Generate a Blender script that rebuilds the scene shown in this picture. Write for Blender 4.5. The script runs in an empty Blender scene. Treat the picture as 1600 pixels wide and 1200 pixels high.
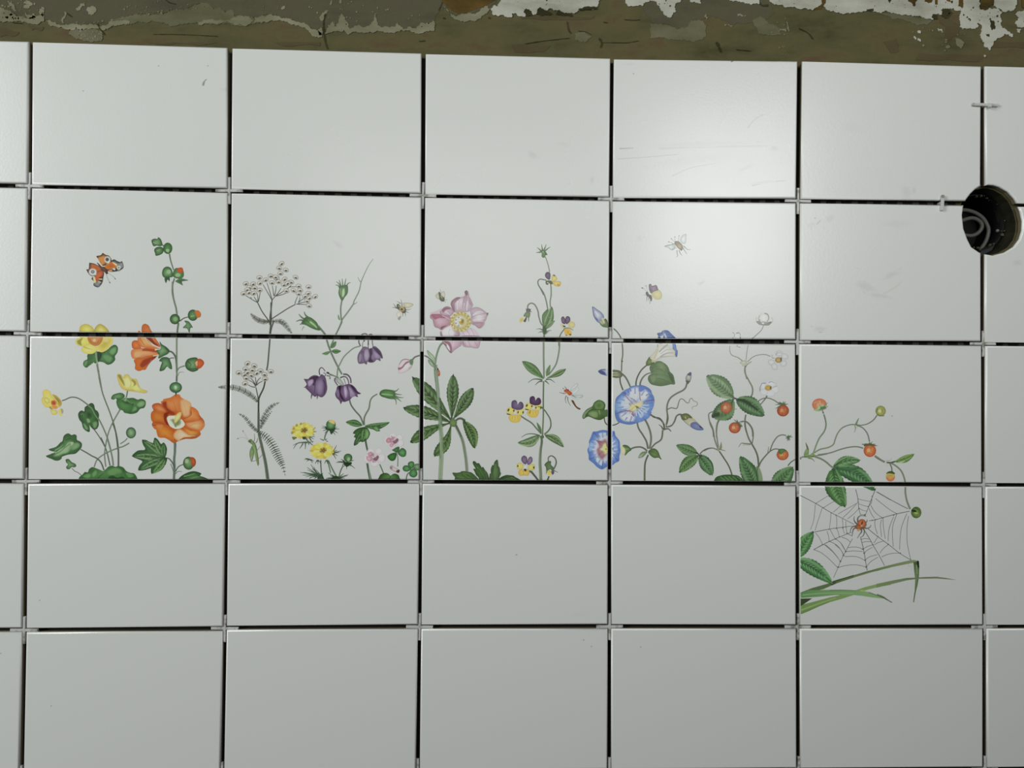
import bpy, bmesh, math, random
from mathutils import Vector, Matrix
from mathutils.geometry import tessellate_polygon

C = bpy.context.scene.collection
rnd = random.Random(7)

# ------------------------------------------------------------------ camera
# wall frame: X right, Z up, Y into the wall; glazed tile faces lie at y = 0 (metres)
F_PX = 1200.0
RV = (-0.0139, -0.0376, 0.0079)
TV = (0.0047, 0.0287, 0.8194)
def rod(r):
    a = math.sqrt(sum(v*v for v in r))
    return Matrix.Rotation(a, 3, Vector(r)/a)
RCV = rod(RV)                                   # wall (x right, y down, z away) -> camera
CAM_CV = -(RCV.transposed() @ Vector(TV))
CAM = Vector((CAM_CV.x, CAM_CV.z, -CAM_CV.y))
def at(px, py, y=0.0):
    """the point of the wall plane at depth y that the photo shows at pixel (px, py)"""
    d = RCV.transposed() @ Vector(((px-800)/F_PX, (py-600)/F_PX, 1.0))
    d = Vector((d.x, d.z, -d.y))
    return CAM + d*((y-CAM.y)/d.y)

cam = bpy.data.cameras.new('camera'); co = bpy.data.objects.new('camera', cam); C.objects.link(co)
cam.sensor_fit = 'HORIZONTAL'; cam.sensor_width = 36; cam.lens = F_PX/1600*36
cam.clip_start = 0.02; cam.clip_end = 50
cv2w = Matrix(((1,0,0),(0,0,1),(0,-1,0)))       # cv axes -> world axes
rot = cv2w @ RCV.transposed() @ Matrix(((1,0,0),(0,-1,0),(0,0,-1)))
co.matrix_world = Matrix.Translation(CAM) @ rot.to_4x4()
bpy.context.scene.camera = co

# ------------------------------------------------------------------ helpers
def lin(c):
    return tuple((v/12.92 if v <= .04045 else ((v+.055)/1.055)**2.4) for v in c)
def hexc(h):
    return tuple(int(h[i:i+2], 16)/255 for i in (0, 2, 4))
def mat(name, col=None, rough=.6, spec=.5, metal=0):
    m = bpy.data.materials.new(name); m.use_nodes = True
    b = m.node_tree.nodes['Principled BSDF']
    if col: b.inputs['Base Color'].default_value = (*col, 1)
    b.inputs['Roughness'].default_value = rough
    b.inputs['Specular IOR Level'].default_value = spec
    b.inputs['Metallic'].default_value = metal
    return m
def nodes(m): return m.node_tree.nodes, m.node_tree.links, m.node_tree.nodes['Principled BSDF']
def obj(name, me, parent=None, label=None, cat=None, group=None, kind=None, loc=None):
    o = bpy.data.objects.new(name, me); C.objects.link(o)
    if loc is not None: o.location = loc
    if parent is not None: o.parent = parent
    for k, v in (('label', label), ('category', cat), ('group', group), ('kind', kind)):
        if v: o[k] = v
    return o
def mesh(name, verts, faces, mats, fm=None, smooth=False):
    me = bpy.data.meshes.new(name); me.from_pydata([tuple(v) for v in verts], [], faces)
    for m in mats: me.materials.append(m)
    if fm:
        for p, k in zip(me.polygons, fm): p.material_index = k
    if smooth:
        for p in me.polygons: p.use_smooth = True
    me.update(); return me
def bm_mesh(name, bm, mats, smooth=False):
    bmesh.ops.recalc_face_normals(bm, faces=bm.faces)
    me = bpy.data.meshes.new(name); bm.to_mesh(me); bm.free()
    for m in mats: me.materials.append(m)
    if smooth:
        for p in me.polygons: p.use_smooth = True
    return me

# ------------------------------------------------------------------ materials
TILE = (0.70, 0.712, 0.685)
M_glaze = mat('white_glaze', TILE, .30, .68)
def glaze_finish(m, dirt=True):
    n, l, b = nodes(m)
    tc = n.new('ShaderNodeTexCoord'); g = n.new('ShaderNodeNewGeometry')
    no = n.new('ShaderNodeTexNoise'); no.inputs['Scale'].default_value = 420; no.inputs['Detail'].default_value = 3
    l.new(g.outputs['Position'], no.inputs['Vector'])
    bp = n.new('ShaderNodeBump'); bp.inputs['Strength'].default_value = .10; bp.inputs['Distance'].default_value = .0006
    l.new(no.outputs['Fac'], bp.inputs['Height']); l.new(bp.outputs['Normal'], b.inputs['Normal'])
    n2 = n.new('ShaderNodeTexNoise'); n2.inputs['Scale'].default_value = 9; n2.inputs['Detail'].default_value = 5
    l.new(g.outputs['Position'], n2.inputs['Vector'])
    mr = n.new('ShaderNodeMapRange'); mr.inputs['To Min'].default_value = .235; mr.inputs['To Max'].default_value = .30
    mr.inputs['From Min'].default_value = .1; mr.inputs['From Max'].default_value = .9
    l.new(n2.outputs['Fac'], mr.inputs['Value']); l.new(mr.outputs['Result'], b.inputs['Roughness'])
glaze_finish(M_glaze)
M_paint = mat('overglaze_paint', TILE, .30, .68)          # painted decoration: its colours are a colour attribute
glaze_finish(M_paint)
n, l, b = nodes(M_paint)
va = n.new('ShaderNodeAttribute'); va.attribute_name = 'Col'; l.new(va.outputs['Color'], b.inputs['Base Color'])
M_body = mat('tile_clay_body', (.17, .14, .09), .9, .1)
M_bed = mat('tile_adhesive', (.022, .021, .017), .9, .1)
M_ridge = mat('lit_adhesive_ridge', (.075, .073, .062), .9, .1)  # same adhesive, coloured lighter so the ridge tops look lit
M_spacer = mat('white_plastic', (.62, .62, .60), .45, .4)
n, l, b = nodes(M_spacer)
g = n.new('ShaderNodeNewGeometry'); no = n.new('ShaderNodeTexNoise'); no.inputs['Scale'].default_value = 130; no.inputs['Detail'].default_value = 4
cr = n.new('ShaderNodeValToRGB'); cr.color_ramp.elements[0].position = .36; cr.color_ramp.elements[1].position = .50
cr.color_ramp.elements[0].color = (.24, .23, .19, 1); cr.color_ramp.elements[1].color = (.52, .52, .50, 1)
l.new(g.outputs['Position'], no.inputs['Vector']); l.new(no.outputs['Fac'], cr.inputs['Fac']); l.new(cr.outputs['Color'], b.inputs['Base Color'])
M_black = mat('black_plastic', (.008, .008, .008), .5, .3)
M_cable = mat('grey_cable', (.13, .13, .115), .5, .4)

def wall_material(name, cols, bump=.0012):
    m = mat(name, None, .92, .15); n, l, b = nodes(m)
    g = n.new('ShaderNodeNewGeometry')
    mp = n.new('ShaderNodeMapping'); mp.inputs['Scale'].default_value = (1, 1, 2.6)
    l.new(g.outputs['Position'], mp.inputs['Vector'])
    no = n.new('ShaderNodeTexNoise'); no.inputs['Scale'].default_value = 14; no.inputs['Detail'].default_value = 8; no.inputs['Roughness'].default_value = .62
    l.new(mp.outputs['Vector'], no.inputs['Vector'])
    cr = n.new('ShaderNodeValToRGB'); r = cr.color_ramp
    while len(r.elements) < len(cols): r.elements.new(.5)
    for k, (p, c) in enumerate(cols):
        r.elements[k].position = p; r.elements[k].color = (*lin(hexc(c)), 1)
    l.new(no.outputs['Fac'], cr.inputs['Fac']); l.new(cr.outputs['Color'], b.inputs['Base Color'])
    n2 = n.new('ShaderNodeTexNoise'); n2.inputs['Scale'].default_value = 90; n2.inputs['Detail'].default_value = 6
    l.new(g.outputs['Position'], n2.inputs['Vector'])
    ad = n.new('ShaderNodeMath'); ad.operation = 'ADD'; l.new(no.outputs['Fac'], ad.inputs[0]); l.new(n2.outputs['Fac'], ad.inputs[1])
    bp = n.new('ShaderNodeBump'); bp.inputs['Strength'].default_value = .5; bp.inputs['Distance'].default_value = bump
    l.new(ad.outputs[0], bp.inputs['Height']); l.new(bp.outputs['Normal'], b.inputs['Normal'])
    return m
M_wall = wall_material('olive_cement', [(.30, '46432a'), (.45, '545136'), (.56, '5c563a'), (.68, '5a4a36'), (.8, '625f44')])
M_cement = wall_material('grey_brown_cement', [(.3, '4a4839'), (.5, '56533f'), (.65, '585142'), (.8, '605d4a')])
M_plaster = wall_material('pale_plaster', [(.3, '66644b'), (.5, '7c7a62'), (.65, '8d8b74'), (.8, '807468')])
M_film = wall_material('thin_cement_film', [(.3, '565538'), (.5, '62614a'), (.65, '6f6d55'), (.8, '686048')])
M_white = wall_material('old_white_paint', [(.28, '8b8b7c'), (.42, 'a3a395'), (.56, 'b4b4a8'), (.75, 'acacA0'.lower())])
M_rust = wall_material('ochre_stain', [(.3, '352c18'), (.48, '55441f'), (.62, '6c4f24'), (.8, '5c5034')])
M_dark = wall_material('dark_chip', [(.3, '2c2b18'), (.5, '383620'), (.8, '45402a')])
M_recess = wall_material('shaded_masonry', [(.3, '17160e'), (.5, '232217'), (.7, '3b3a26')])  # shade inside the hole put into the masonry colour
M_brown = wall_material('brown_stain', [(.3, '4a422c'), (.5, '544b34'), (.8, '58523a')])

# ------------------------------------------------------------------ joints of the tiling, read off as pixel positions
# (column joint, row joint): x of the gap above, x of it below, y of the gap on the left, y on the right
NODE = {}
for row in '''0 1 42.7 48.5 42 49.3 286.8 293.2 288 293.7
1 1 354.7 360.8 355 361.2 293.8 300.6 294.7 301.6
2 1 657.5 664 658 664 301.8 307.8 303 308.6
3 1 952 957.9 952.7 957.6 307.5 313.3 308.4 314
4 1 1244 1251 1244.2 1250.6 310 316.6 310.8 317.4
5 1 1533.5 1540.2 1533.4 1540 314 320.5 316.5 321.8
0 2 40 46 39.2 45.7 517.9 524.2 518.3 524.8
1 2 354.2 359.6 353.8 359.3 521.3 527.9 521.5 528.2
2 2 656.8 662.7 656.7 662 525.4 531.7 525.8 531.5
3 2 951 956.7 950.8 956.1 528.3 534.8 528.8 535.4
4 2 1243.5 1250 1243.3 1249.3 530.4 537.5 531.3 537.5
5 2 1533.2 1539.2 1534.2 1540.8 533.3 539.8 534.6 540.4
0 3 36.9 43.2 36.3 42.9 748.8 755.4 749.2 756
1 3 351.3 356.7 350.8 356.3 749.6 755.7 749.3 755.7
2 3 655.3 660.7 655 660.2 749.8 755.7 750 756
3 3 950 955.4 949.8 955.3 751.3 757.5 751.4 757.7
4 3 1243.8 1249.2 1243.5 1249.6 752.9 759.3 753.3 759.2
5 3 1534.6 1540.4 1535.4 1540.7 754.6 760.7 755 760.8
0 4 33.8 40.7 33.3 40.8 981.7 987.7 981.8 988.3
1 4 348.2 353.8 347.7 353.8 979.3 986.3 978.3 984.8
2 4 652.9 658.2 652.7 658.2 976.3 982.9 976.7 983.2
3 4 949.8 955.7 949.8 955.4 975.8 982.7 976 982.9
4 4 1244.2 1250.4 1244.2 1250.2 976.7 982.9 976.8 982.9
5 4 1536.4 1541.3 1536.3 1542.5 976.8 982.7 976.8 982.9
0 0 44.5 50 44.5 50 60 64.5 60 65
1 0 355 362.5 355 362.5 70 74.2 70 75
2 0 658.3 665 658.3 665 78 82.8 78 83.8
3 0 953.8 959.5 953.8 959.5 86 91 86 92
4 0 1245.8 1253.3 1245.8 1253.3 92 96 92 96.3
5 0 1533.8 1539.5 1533.8 1539.5 99 103 99 103
0 5 29.2 36 29 35.9 1214.5 1221 1214.5 1221
1 5 343.6 349.4 343.5 349.3 1209 1215.4 1209 1215.4
2 5 649.6 655.5 649.5 655.4 1204 1210.4 1204 1210.4
3 5 949.3 955.2 949.3 955.2 1202 1208.3 1202 1208.3
4 5 1245.2 1251.2 1245.2 1251.2 1200.4 1206.6 1200.4 1206.6
5 5 1536.8 1543 1536.8 1543 1199.4 1205.6 1199.4 1205.6'''.split('\n'):
    v = [float(t) for t in row.split()]; NODE[int(v[0]), int(v[1])] = v[2:]
def corners(i, j):
    """four face corners (wall points x, z) of the tile in column i, row j: tl, tr, br, bl"""
    W, H = .2, .15
    def q(px, py): p = at(px, py); return (p.x, p.z)
    L = R = None
    if i > 0:
        a, d = NODE[i-1, j], NODE[i-1, j+1]; L = (q(a[3], a[7]), q(d[1], d[6]))
    if i < 6:
        a, d = NODE[i, j], NODE[i, j+1]; R = (q(a[2], a[5]), q(d[0], d[4]))
    if L is None: L = tuple((p[0]-W, p[1]) for p in R)
    if R is None: R = tuple((p[0]+W, p[1]) for p in L)
    return [L[0], R[0], R[1], L[1]]
HOLE_PX = [(1400+x/6.667, 240+y/6.667) for x, y in [(890,340),(960,325),(1020,328),(1080,345),(1170,395),(1240,470),(1265,520),(1300,600),(1322,700),(1318,800),(1290,890),(1230,970),(1130,1030),(1010,1060),(920,1045),(870,1025),(790,970),(750,890),(710,780),(695,640),(710,540),(735,480),(780,420),(830,370)]]
HOLE = [(at(*p).x, at(*p).z) for p in HOLE_PX]
HC = (sum(p[0] for p in HOLE)/len(HOLE), sum(p[1] for p in HOLE)/len(HOLE))

def clip_convex(poly, win):
    """Sutherland-Hodgman; poly = list of tuples whose first two entries are x, z and the rest interpolate"""
    n = len(win); A = sum(win[k][0]*win[(k+1) % n][1]-win[(k+1) % n][0]*win[k][1] for k in range(n)); s = 1 if A > 0 else -1
    for k in range(n):
        ax, az = win[k][:2]; bx, bz = win[(k+1) % n][:2]; out = []
        if not poly: return out
        dist = [s*((bx-ax)*(p[1]-az)-(bz-az)*(p[0]-ax)) for p in poly]
        for q in range(len(poly)):
            p0, p1, d0, d1 = poly[q-1], poly[q], dist[q-1], dist[q]
            if (d0 >= 0) != (d1 >= 0):
                t = d0/(d0-d1); out.append(tuple(u+(v-u)*t for u, v in zip(p0, p1)))
            if d1 >= 0: out.append(p1)
        poly = out
    return poly
def inside(pt, poly):
    x, z = pt; c = False; n = len(poly)
    for k in range(n):
        x0, z0 = poly[k-1][:2]; x1, z1 = poly[k][:2]
        if (z0 > z) != (z1 > z) and x < (x1-x0)*(z-z0)/(z1-z0)+x0: c = not c
    return c
def minus_hole(quad):
    """outline of the quad with the bite of the round hole taken out"""
    cut = [k for k in range(4) if inside(quad[k], HOLE)]
    if not cut: return list(quad)
    k = cut[0]
    def cross(a, b):
        best = None
        for q in range(len(HOLE)):
            c, d = HOLE[q-1], HOLE[q]
            r = (b[0]-a[0], b[1]-a[1]); s = (d[0]-c[0], d[1]-c[1]); den = r[0]*s[1]-r[1]*s[0]
            if abs(den) < 1e-12: continue
            t = ((c[0]-a[0])*s[1]-(c[1]-a[1])*s[0])/den; u = ((c[0]-a[0])*r[1]-(c[1]-a[1])*r[0])/den
            if 0 <= t <= 1 and 0 <= u <= 1: best = ((a[0]+r[0]*t, a[1]+r[1]*t))
        return best
    c = quad[k]; e0 = cross(quad[k-1], c); e1 = cross(c, quad[(k+1) % 4])
    arc = [p for p in HOLE if inside(p, quad)]
    ang = lambda p: math.atan2(p[1]-HC[1], p[0]-HC[0])
    a0, a1 = ang(e0), ang(e1)
    d = (a1-a0+math.pi) % (2*math.pi)-math.pi
    mid = sorted(arc, key=lambda p: ((ang(p)-a0+math.pi) % (2*math.pi)-math.pi)*(1 if d > 0 else -1))
    out = []
    for q in range(4):
        if q == k: out += [e0]+mid+[e1]
        else: out.append(quad[q])
    return out

RB = .0018
T = .0080                                           # tile thickness
def inset(poly, d):
    n = len(poly); A = sum(poly[k-1][0]*poly[k][1]-poly[k][0]*poly[k-1][1] for k in range(n)); s = 1 if A > 0 else -1
    out = []
    for k in range(n):
        a, b, c = Vector(poly[k-1]), Vector(poly[k]), Vector(poly[(k+1) % n])
        u, v = (b-a).normalized(), (c-b).normalized()
        n1, n2 = Vector((-u.y, u.x))*s, Vector((-v.y, v.x))*s
        m = (n1+n2); m = m/max(.4, m.dot(n1))
        out.append(tuple(b+m*d))
    return out
def tile_mesh(outline, tilt):
    """glazed tile: flat face, rounded arris, clay sides; local origin = centre of its face"""
    r = RB
    cx = sum(p[0] for p in outline)/len(outline); cz = sum(p[1] for p in outline)/len(outline)
    loc = [(p[0]-cx, p[1]-cz) for p in outline]
    rings = []
    for k in range(5):                              # face edge -> side
        a = k/4*math.pi/2
        rings.append((inset(loc, r*(1-math.sin(a))), r*(1-math.cos(a))))
    rings.append((loc, .0024)); rings.append((loc, .0025)); rings.append((inset(loc, .0004), T))
    V, Fc, FM = [], [], []; n = len(loc)
    for ring, y in rings: V += [(x, y, z) for x, z in ring]
    Fc.append(tuple(range(n))); FM.append(0)
    for k in range(len(rings)-1):
        for q in range(n):
            a, b = k*n+q, k*n+(q+1) % n
            Fc.append((a, a+n, b+n, b)); FM.append(0 if k < 5 else 1)
    Fc.append(tuple(range((len(rings)-1)*n, len(rings)*n))[::-1]); FM.append(1)
    me = mesh('tile', V, Fc, [M_glaze, M_body], FM)
    for p in me.polygons:
        if 0 < p.index <= 4*n: p.use_smooth = True
    bm = bmesh.new(); bm.from_mesh(me); bmesh.ops.recalc_face_normals(bm, faces=bm.faces); bm.to_mesh(me); bm.free()
    return me, (cx, cz)
# ------------------------------------------------------------------ painting on the glaze
# Every motif is a stack of thin colour polygons lying on the tile faces. Coordinates are traced in enlarged
# windows of the photo (origin ox, oy and scale s) and projected onto the wall plane.
MOTIFS = {}; CUR = None; FR = (0, 0, 1, 194)
def M(name):
    global CUR
    CUR = MOTIFS.setdefault(name, [])
def W(ox, oy, s=10.667, bg=194):
    global FR
    FR = (ox, oy, s, bg)
def pt(x, y):
    p = at(FR[0]+x/FR[2], FR[1]+y/FR[2]); return (p.x, p.z)
def pc(h):
    """albedo of a paint seen as colour h beside bare glaze of level bg"""
    c = lin(hexc(h)); w = lin((FR[3]/255,))[0]
    v = [c[k]/w*TILE[k] for k in range(3)]; g = .3*v[0]+.6*v[1]+.1*v[2]
    if v[1] > v[0] and v[1] > v[2] and v[1] > 1.15*min(v): return tuple(min(.8, max(0, (v[k]*.88+g*.12)*(.98, .90, .86)[k])) for k in range(3))
    if v[0] > 1.8*v[1]: return tuple(min(.8, (v[k]*.97+g*.03)*(1.0, 1.04, .90)[k]) for k in range(3))
    if v[1] > 1.6*v[2] and v[0] > v[2]: return tuple(min(.8, (v[k]*.92+g*.08)*(1.02, .97, .90)[k]) for k in range(3))
    return tuple(min(.8, max(0, (v[k]*.93+g*.07)*(.96 if g < .5 else 1.04))) for k in range(3))
pcw = TILE
def nums(s):
    v = [float(t) for t in s.split()]; return [(v[k], v[k+1]) for k in range(0, len(v), 2)]
def catmull(P, closed, sub=4):
    n = len(P); out = []
    rng = range(n) if closed else range(n-1)
    for k in rng:
        if closed: a, b, c, d = P[k-1], P[k], P[(k+1) % n], P[(k+2) % n]
        else: a, b, c, d = P[max(k-1, 0)], P[k], P[k+1], P[min(k+2, n-1)]
        for q in range(sub):
            t = q/sub; t2 = t*t; t3 = t2*t
            out.append(tuple(.5*(2*b[m]+(c[m]-a[m])*t+(2*a[m]-5*b[m]+4*c[m]-d[m])*t2+(3*b[m]-a[m]-3*c[m]+d[m])*t3) for m in (0, 1)))
    if not closed: out.append(P[-1])
    return out
def mix(a, b, t): return tuple(u+(v-u)*t for u, v in zip(a, b))
BOX = {}
def emit(polys):
    CUR.append(polys); BOX.setdefault(id(CUR), []).append((min(p[0] for q in polys for p in q), max(p[0] for q in polys for p in q), min(p[1] for q in polys for p in q), max(p[1] for q in polys for p in q), polys))
def near(w):
    x0, x1, z0, z1 = min(p[0] for p in w), max(p[0] for p in w), min(p[1] for p in w), max(p[1] for p in w)
    return [b for b in BOX.get(id(CUR), []) if b[0] <= x1 and b[1] >= x0 and b[2] <= z1 and b[3] >= z0][::-1]
def under(p, cand):
    """colour already painted at this point, or None on bare glaze"""
    x, z = p
    for b in cand:
        if b[0] <= x <= b[1] and b[2] <= z <= b[3]:
            for q in b[4]:
                for k in range(1, len(q)-1):
                    a, c, d = q[0], q[k], q[k+1]; den = (c[1]-d[1])*(a[0]-d[0])+(d[0]-c[0])*(a[1]-d[1])
                    if abs(den) < 1e-14: continue
                    u = ((c[1]-d[1])*(x-d[0])+(d[0]-c[0])*(z-d[1]))/den; v = ((d[1]-a[1])*(x-d[0])+(a[0]-d[0])*(z-d[1]))/den; w = 1-u-v
                    if u >= -.001 and v >= -.001 and w >= -.001: return tuple(u*a[m]+v*c[m]+w*d[m] for m in (2, 3, 4))
    return None
def offset(w, d):
    n = len(w); A = sum(w[k-1][0]*w[k][1]-w[k][0]*w[k-1][1] for k in range(n)); s = 1 if A > 0 else -1; out = []
    for k in range(n):
        a, b = w[k-1], w[(k+1) % n]; dx, dz = b[0]-a[0], b[1]-a[1]; m = math.hypot(dx, dz) or 1
        out.append((w[k][0]-dz/m*d*s, w[k][1]+dx/m*d*s))
    return out
def P(col, s, c2=None, ax=None, sharp=False, serr=0, ol=None, olw=5):
    """closed patch; c2 = colour of its middle (or of the far end of ax)"""
    pts = nums(s) if isinstance(s, str) else s
    if not sharp: pts = catmull(pts, True, 4 if len(pts) < 14 else 3)
    if serr: pts = serrate(pts, serr)
    c1 = pc(col); w = [pt(*p) for p in pts]
    tris = tessellate_polygon([[Vector((x, z, 0)) for x, z in w]])
    if c2 is None: cols = [c1]*len(w)
    elif ax:
        k2 = pc(c2); x0, y0, x1, y1 = ax; L2 = (x1-x0)**2+(y1-y0)**2
        cols = [mix(c1, k2, min(1, max(0, ((x-x0)*(x1-x0)+(y-y0)*(y1-y0))/L2))) for x, y in pts]
    else: cols = [c1]*len(w)
    cand = near(w); un = [under(p, cand) for p in w] if cand and not ol else [None]*len(w); nu = sum(u is not None for u in un)
    area_ = abs(sum(w[k-1][0]*w[k][1]-w[k][0]*w[k-1][1] for k in range(len(w))))/2; per = sum(math.hypot(w[k][0]-w[k-1][0], w[k][1]-w[k-1][1]) for k in range(len(w)))
    if nu > len(w)*.3:                              # laid over other paint: its edge melts into what lies below
        d = .55*area_/max(per, 1e-9); wi = offset(w, d); wo = offset(w, -d*.6)
        wo = [wo[k] if un[k] is not None else w[k] for k in range(len(w))]; wi = [wi[k] if un[k] is not None else mix(w[k], wi[k], .3) for k in range(len(w))]
        uo = [under(p, cand) for p in wo]; co_ = [mix(uo[k], cols[k], .12) if un[k] is not None and uo[k] is not None else cols[k] for k in range(len(w))]
        emit([[(*wo[k-1], *co_[k-1]), (*wo[k], *co_[k]), (*wi[k], *cols[k]), (*wi[k-1], *cols[k-1])] for k in range(len(w))]+[[(*wi[i], *cols[i]) for i in t] for t in tris])
    else: emit([[(*w[i], *cols[i]) for i in t] for t in tris])
    if c2 and not ax:                               # softened middle: nested copies shrunk towards the centroid
        k2 = pc(c2); cx = sum(p[0] for p in w)/len(w); cz = sum(p[1] for p in w)/len(w)
        for f, t in ((.86, .16), (.74, .36), (.60, .58), (.45, .78), (.28, 1)):
            cc = mix(c1, k2, t)
            emit([[(cx+(w[i][0]-cx)*f, cz+(w[i][1]-cz)*f, *cc) for i in tr] for tr in tris])
    if ol: S(mixh(ol, col, .35), pts+[pts[0]], olw*.8, raw=True)
def S(col, s, w0, w1=None, c2=None, raw=False):
    """brush stroke, w0..w1 wide (window units)"""
    pts = nums(s) if isinstance(s, str) else s
    if not raw and len(pts) > 2: pts = catmull(pts, False, 5)
    if w1 is None: w1 = w0
    ca, cb = pc(col), pc(c2 or col); n = len(pts); L, R, CC = [], [], []
    for k in range(n):
        a, b = pts[max(k-1, 0)], pts[min(k+1, n-1)]; dx, dy = b[0]-a[0], b[1]-a[1]; m = math.hypot(dx, dy) or 1
        t = k/(n-1); h = (w0+(w1-w0)*t)/2; nx, ny = -dy/m*h, dx/m*h
        L.append(pt(pts[k][0]+nx, pts[k][1]+ny)); R.append(pt(pts[k][0]-nx, pts[k][1]-ny)); CC.append(mix(ca, cb, t))
    cand = near(L+R)
    if not cand: emit([[(*L[k], *CC[k]), (*L[k+1], *CC[k+1]), (*R[k+1], *CC[k+1]), (*R[k], *CC[k])] for k in range(n-1)]); return
    m_ = [mix(L[k], R[k], .5) for k in range(n)]; L = [mix(m_[k], L[k], 1.25) for k in range(n)]; R = [mix(m_[k], R[k], 1.25) for k in range(n)]
    ul = [under(L[k], cand) or mix(pcw, CC[k], .6) for k in range(n)]; ur = [under(R[k], cand) or mix(pcw, CC[k], .6) for k in range(n)]
    cl = [mix(ul[k], CC[k], .25) for k in range(n)]; cr = [mix(ur[k], CC[k], .25) for k in range(n)]
    emit([[(*L[k], *cl[k]), (*L[k+1], *cl[k+1]), (*m_[k+1], *CC[k+1]), (*m_[k], *CC[k])] for k in range(n-1)]+[[(*m_[k], *CC[k]), (*m_[k+1], *CC[k+1]), (*R[k+1], *cr[k+1]), (*R[k], *cr[k])] for k in range(n-1)])
def E(col, x, y, rx, ry, rot=0, c2=None, ol=None, olw=4):
    a = math.radians(rot)
    pts = [(x+rx*math.cos(t)*math.cos(a)-ry*math.sin(t)*math.sin(a), y+rx*math.cos(t)*math.sin(a)+ry*math.sin(t)*math.cos(a)) for t in [q*2*math.pi/16 for q in range(16)]]
    P(col, pts, c2, sharp=True, ol=ol, olw=olw)
def serrate(pts, amp, step=26):
    out = []; acc = 0; flip = 1; n = len(pts)
    for k in range(n):
        a, b = pts[k], pts[(k+1) % n]; d = math.hypot(b[0]-a[0], b[1]-a[1]); m = d or 1; q = 0
        while acc+(d-q) >= step/2:
            q += step/2-acc; acc = 0; t = q/m; flip = -flip
            out.append((a[0]+(b[0]-a[0])*t+(b[1]-a[1])/m*amp*flip, a[1]+(b[1]-a[1])*t-(b[0]-a[0])/m*amp*flip))
        acc += d-q
    return out if len(out) > 4 else pts
def LF(base, tip, w, bend=0, c='47703f', lt='6d9560', dk='2a4a26', serr=0, veins=4, fat=.45, both=False, w2=None):
    """painted leaf: outline between base and tip, light half, dark midrib and side veins"""
    bx, by = base; tx, ty = tip; dx, dy = tx-bx, ty-by; L = math.hypot(dx, dy); ux, uy = dx/L, dy/L; nx, ny = -uy, ux
    def mid(t): o = bend*math.sin(math.pi*t); return (bx+dx*t+nx*o, by+dy*t+ny*o)
    def wid(t): return (math.sin(math.pi*t**(math.log(.5)/math.log(fat))))**.85 if 0 < t < 1 else 0
    T_ = [k/14 for k in range(15)]
    def side(sg, ww): return [(mid(t)[0]+nx*sg*ww*wid(t)/2, mid(t)[1]+ny*sg*ww*wid(t)/2) for t in T_]
    a, b_ = side(1, w), side(-1, w2 or w); m_ = [mid(t) for t in T_]
    out = a+b_[::-1][1:-1]
    P(dk, serrate(out, serr, L/11) if serr else out, sharp=True)
    a2, b2 = side(1, w*.86), side(-1, (w2 or w)*.86)
    P(c, a2[1:-1]+m_[::-1][1:-1], lt if both else None, sharp=True) if not both else P(lt, a2[1:-1]+m_[::-1][1:-1], sharp=True)
    P(lt, b2[1:-1]+m_[::-1][1:-1], sharp=True)
    P(c, [mix(p, q, .45) for p, q in zip(b2, m_)][1:-1]+m_[::-1][1:-1], sharp=True)
    P(lt if not both else c, [mix(p, q, .35) for p, q in zip(a2, m_)][2:-2]+[mix(p, q, .75) for p, q in zip(a2, m_)][::-1][2:-2], sharp=True)
    for k in range(veins):
        t0 = .14+.62*k/max(1, veins); t1 = t0+.16
        for arr in (a2, b2):
            p0 = mid(t0); i = min(14, int(t1*14)); p1 = mix(m_[i], arr[i], .86)
            S(dk, [p0, p1], L*.020+1.5, .8, raw=True)
            q0 = mid(t0+.05); i = min(14, int((t1+.05)*14)); q1 = mix(m_[i], arr[i], .8)
            S(mixh(lt, 'c8d8c0', .18), [q0, q1], L*.014+.8, .6, raw=True)
    S(dk, m_, L*.030+2, 1.5, raw=True)
def mixh(a, b, t):
    u, v = hexc(a), hexc(b); return ''.join('%02x' % int(round((p+(q-p)*t)*255)) for p, q in zip(u, v))
def feather(s, w, n, col='4c6248', lean=.45, tw=9.5):
    """pinnate leaf: a rib with close-set leaflets"""
    pts = catmull(nums(s), False, 12); S(col, pts, 7, 3, raw=True); L = len(pts)-1
    for k in range(n):
        t = (k+.5)/n; i = int(t*L); a, b = pts[i], pts[min(L, i+1)] if i < L else pts[i]
        a0 = pts[max(0, i-1)]; dx, dy = b[0]-a0[0], b[1]-a0[1]; m = math.hypot(dx, dy) or 1; dx /= m; dy /= m
        h = w/2*min(1, (math.sin(math.pi*min(1, t*.92+.10)))**.6+.05)
        for sg in (1, -1):
            e = (a[0]-dy*sg*h+dx*h*lean, a[1]+dx*sg*h+dy*h*lean)
            S(mixh(col, '1c2a14', .3), [a, e], tw, tw*.5, raw=True)
def petals(cx, cy, r0, r1, n, cols, ratio=1.0, a0=0, w=.9, rot=0):
    """ring of short strap petals seen slightly from the side"""
    for k in range(n):
        a = a0+k*2*math.pi/n; c = cols[k % len(cols)]; hw = r1*w*math.pi/n
        ux, uy = math.cos(a), math.sin(a)*ratio; nx, ny = -math.sin(a), math.cos(a)*ratio
        P(c, [(cx+ux*r0-nx*hw*.4, cy+uy*r0-ny*hw*.4), (cx+ux*r1*.75-nx*hw, cy+uy*r1*.75-ny*hw), (cx+ux*r1, cy+uy*r1), (cx+ux*r1*.75+nx*hw, cy+uy*r1*.75+ny*hw), (cx+ux*r0+nx*hw*.4, cy+uy*r0+ny*hw*.4)])
ST = '60755e'; SD = '3d4f3b'; GD = '23431f'; GM = '487845'; GL = '7ea276'

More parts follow.
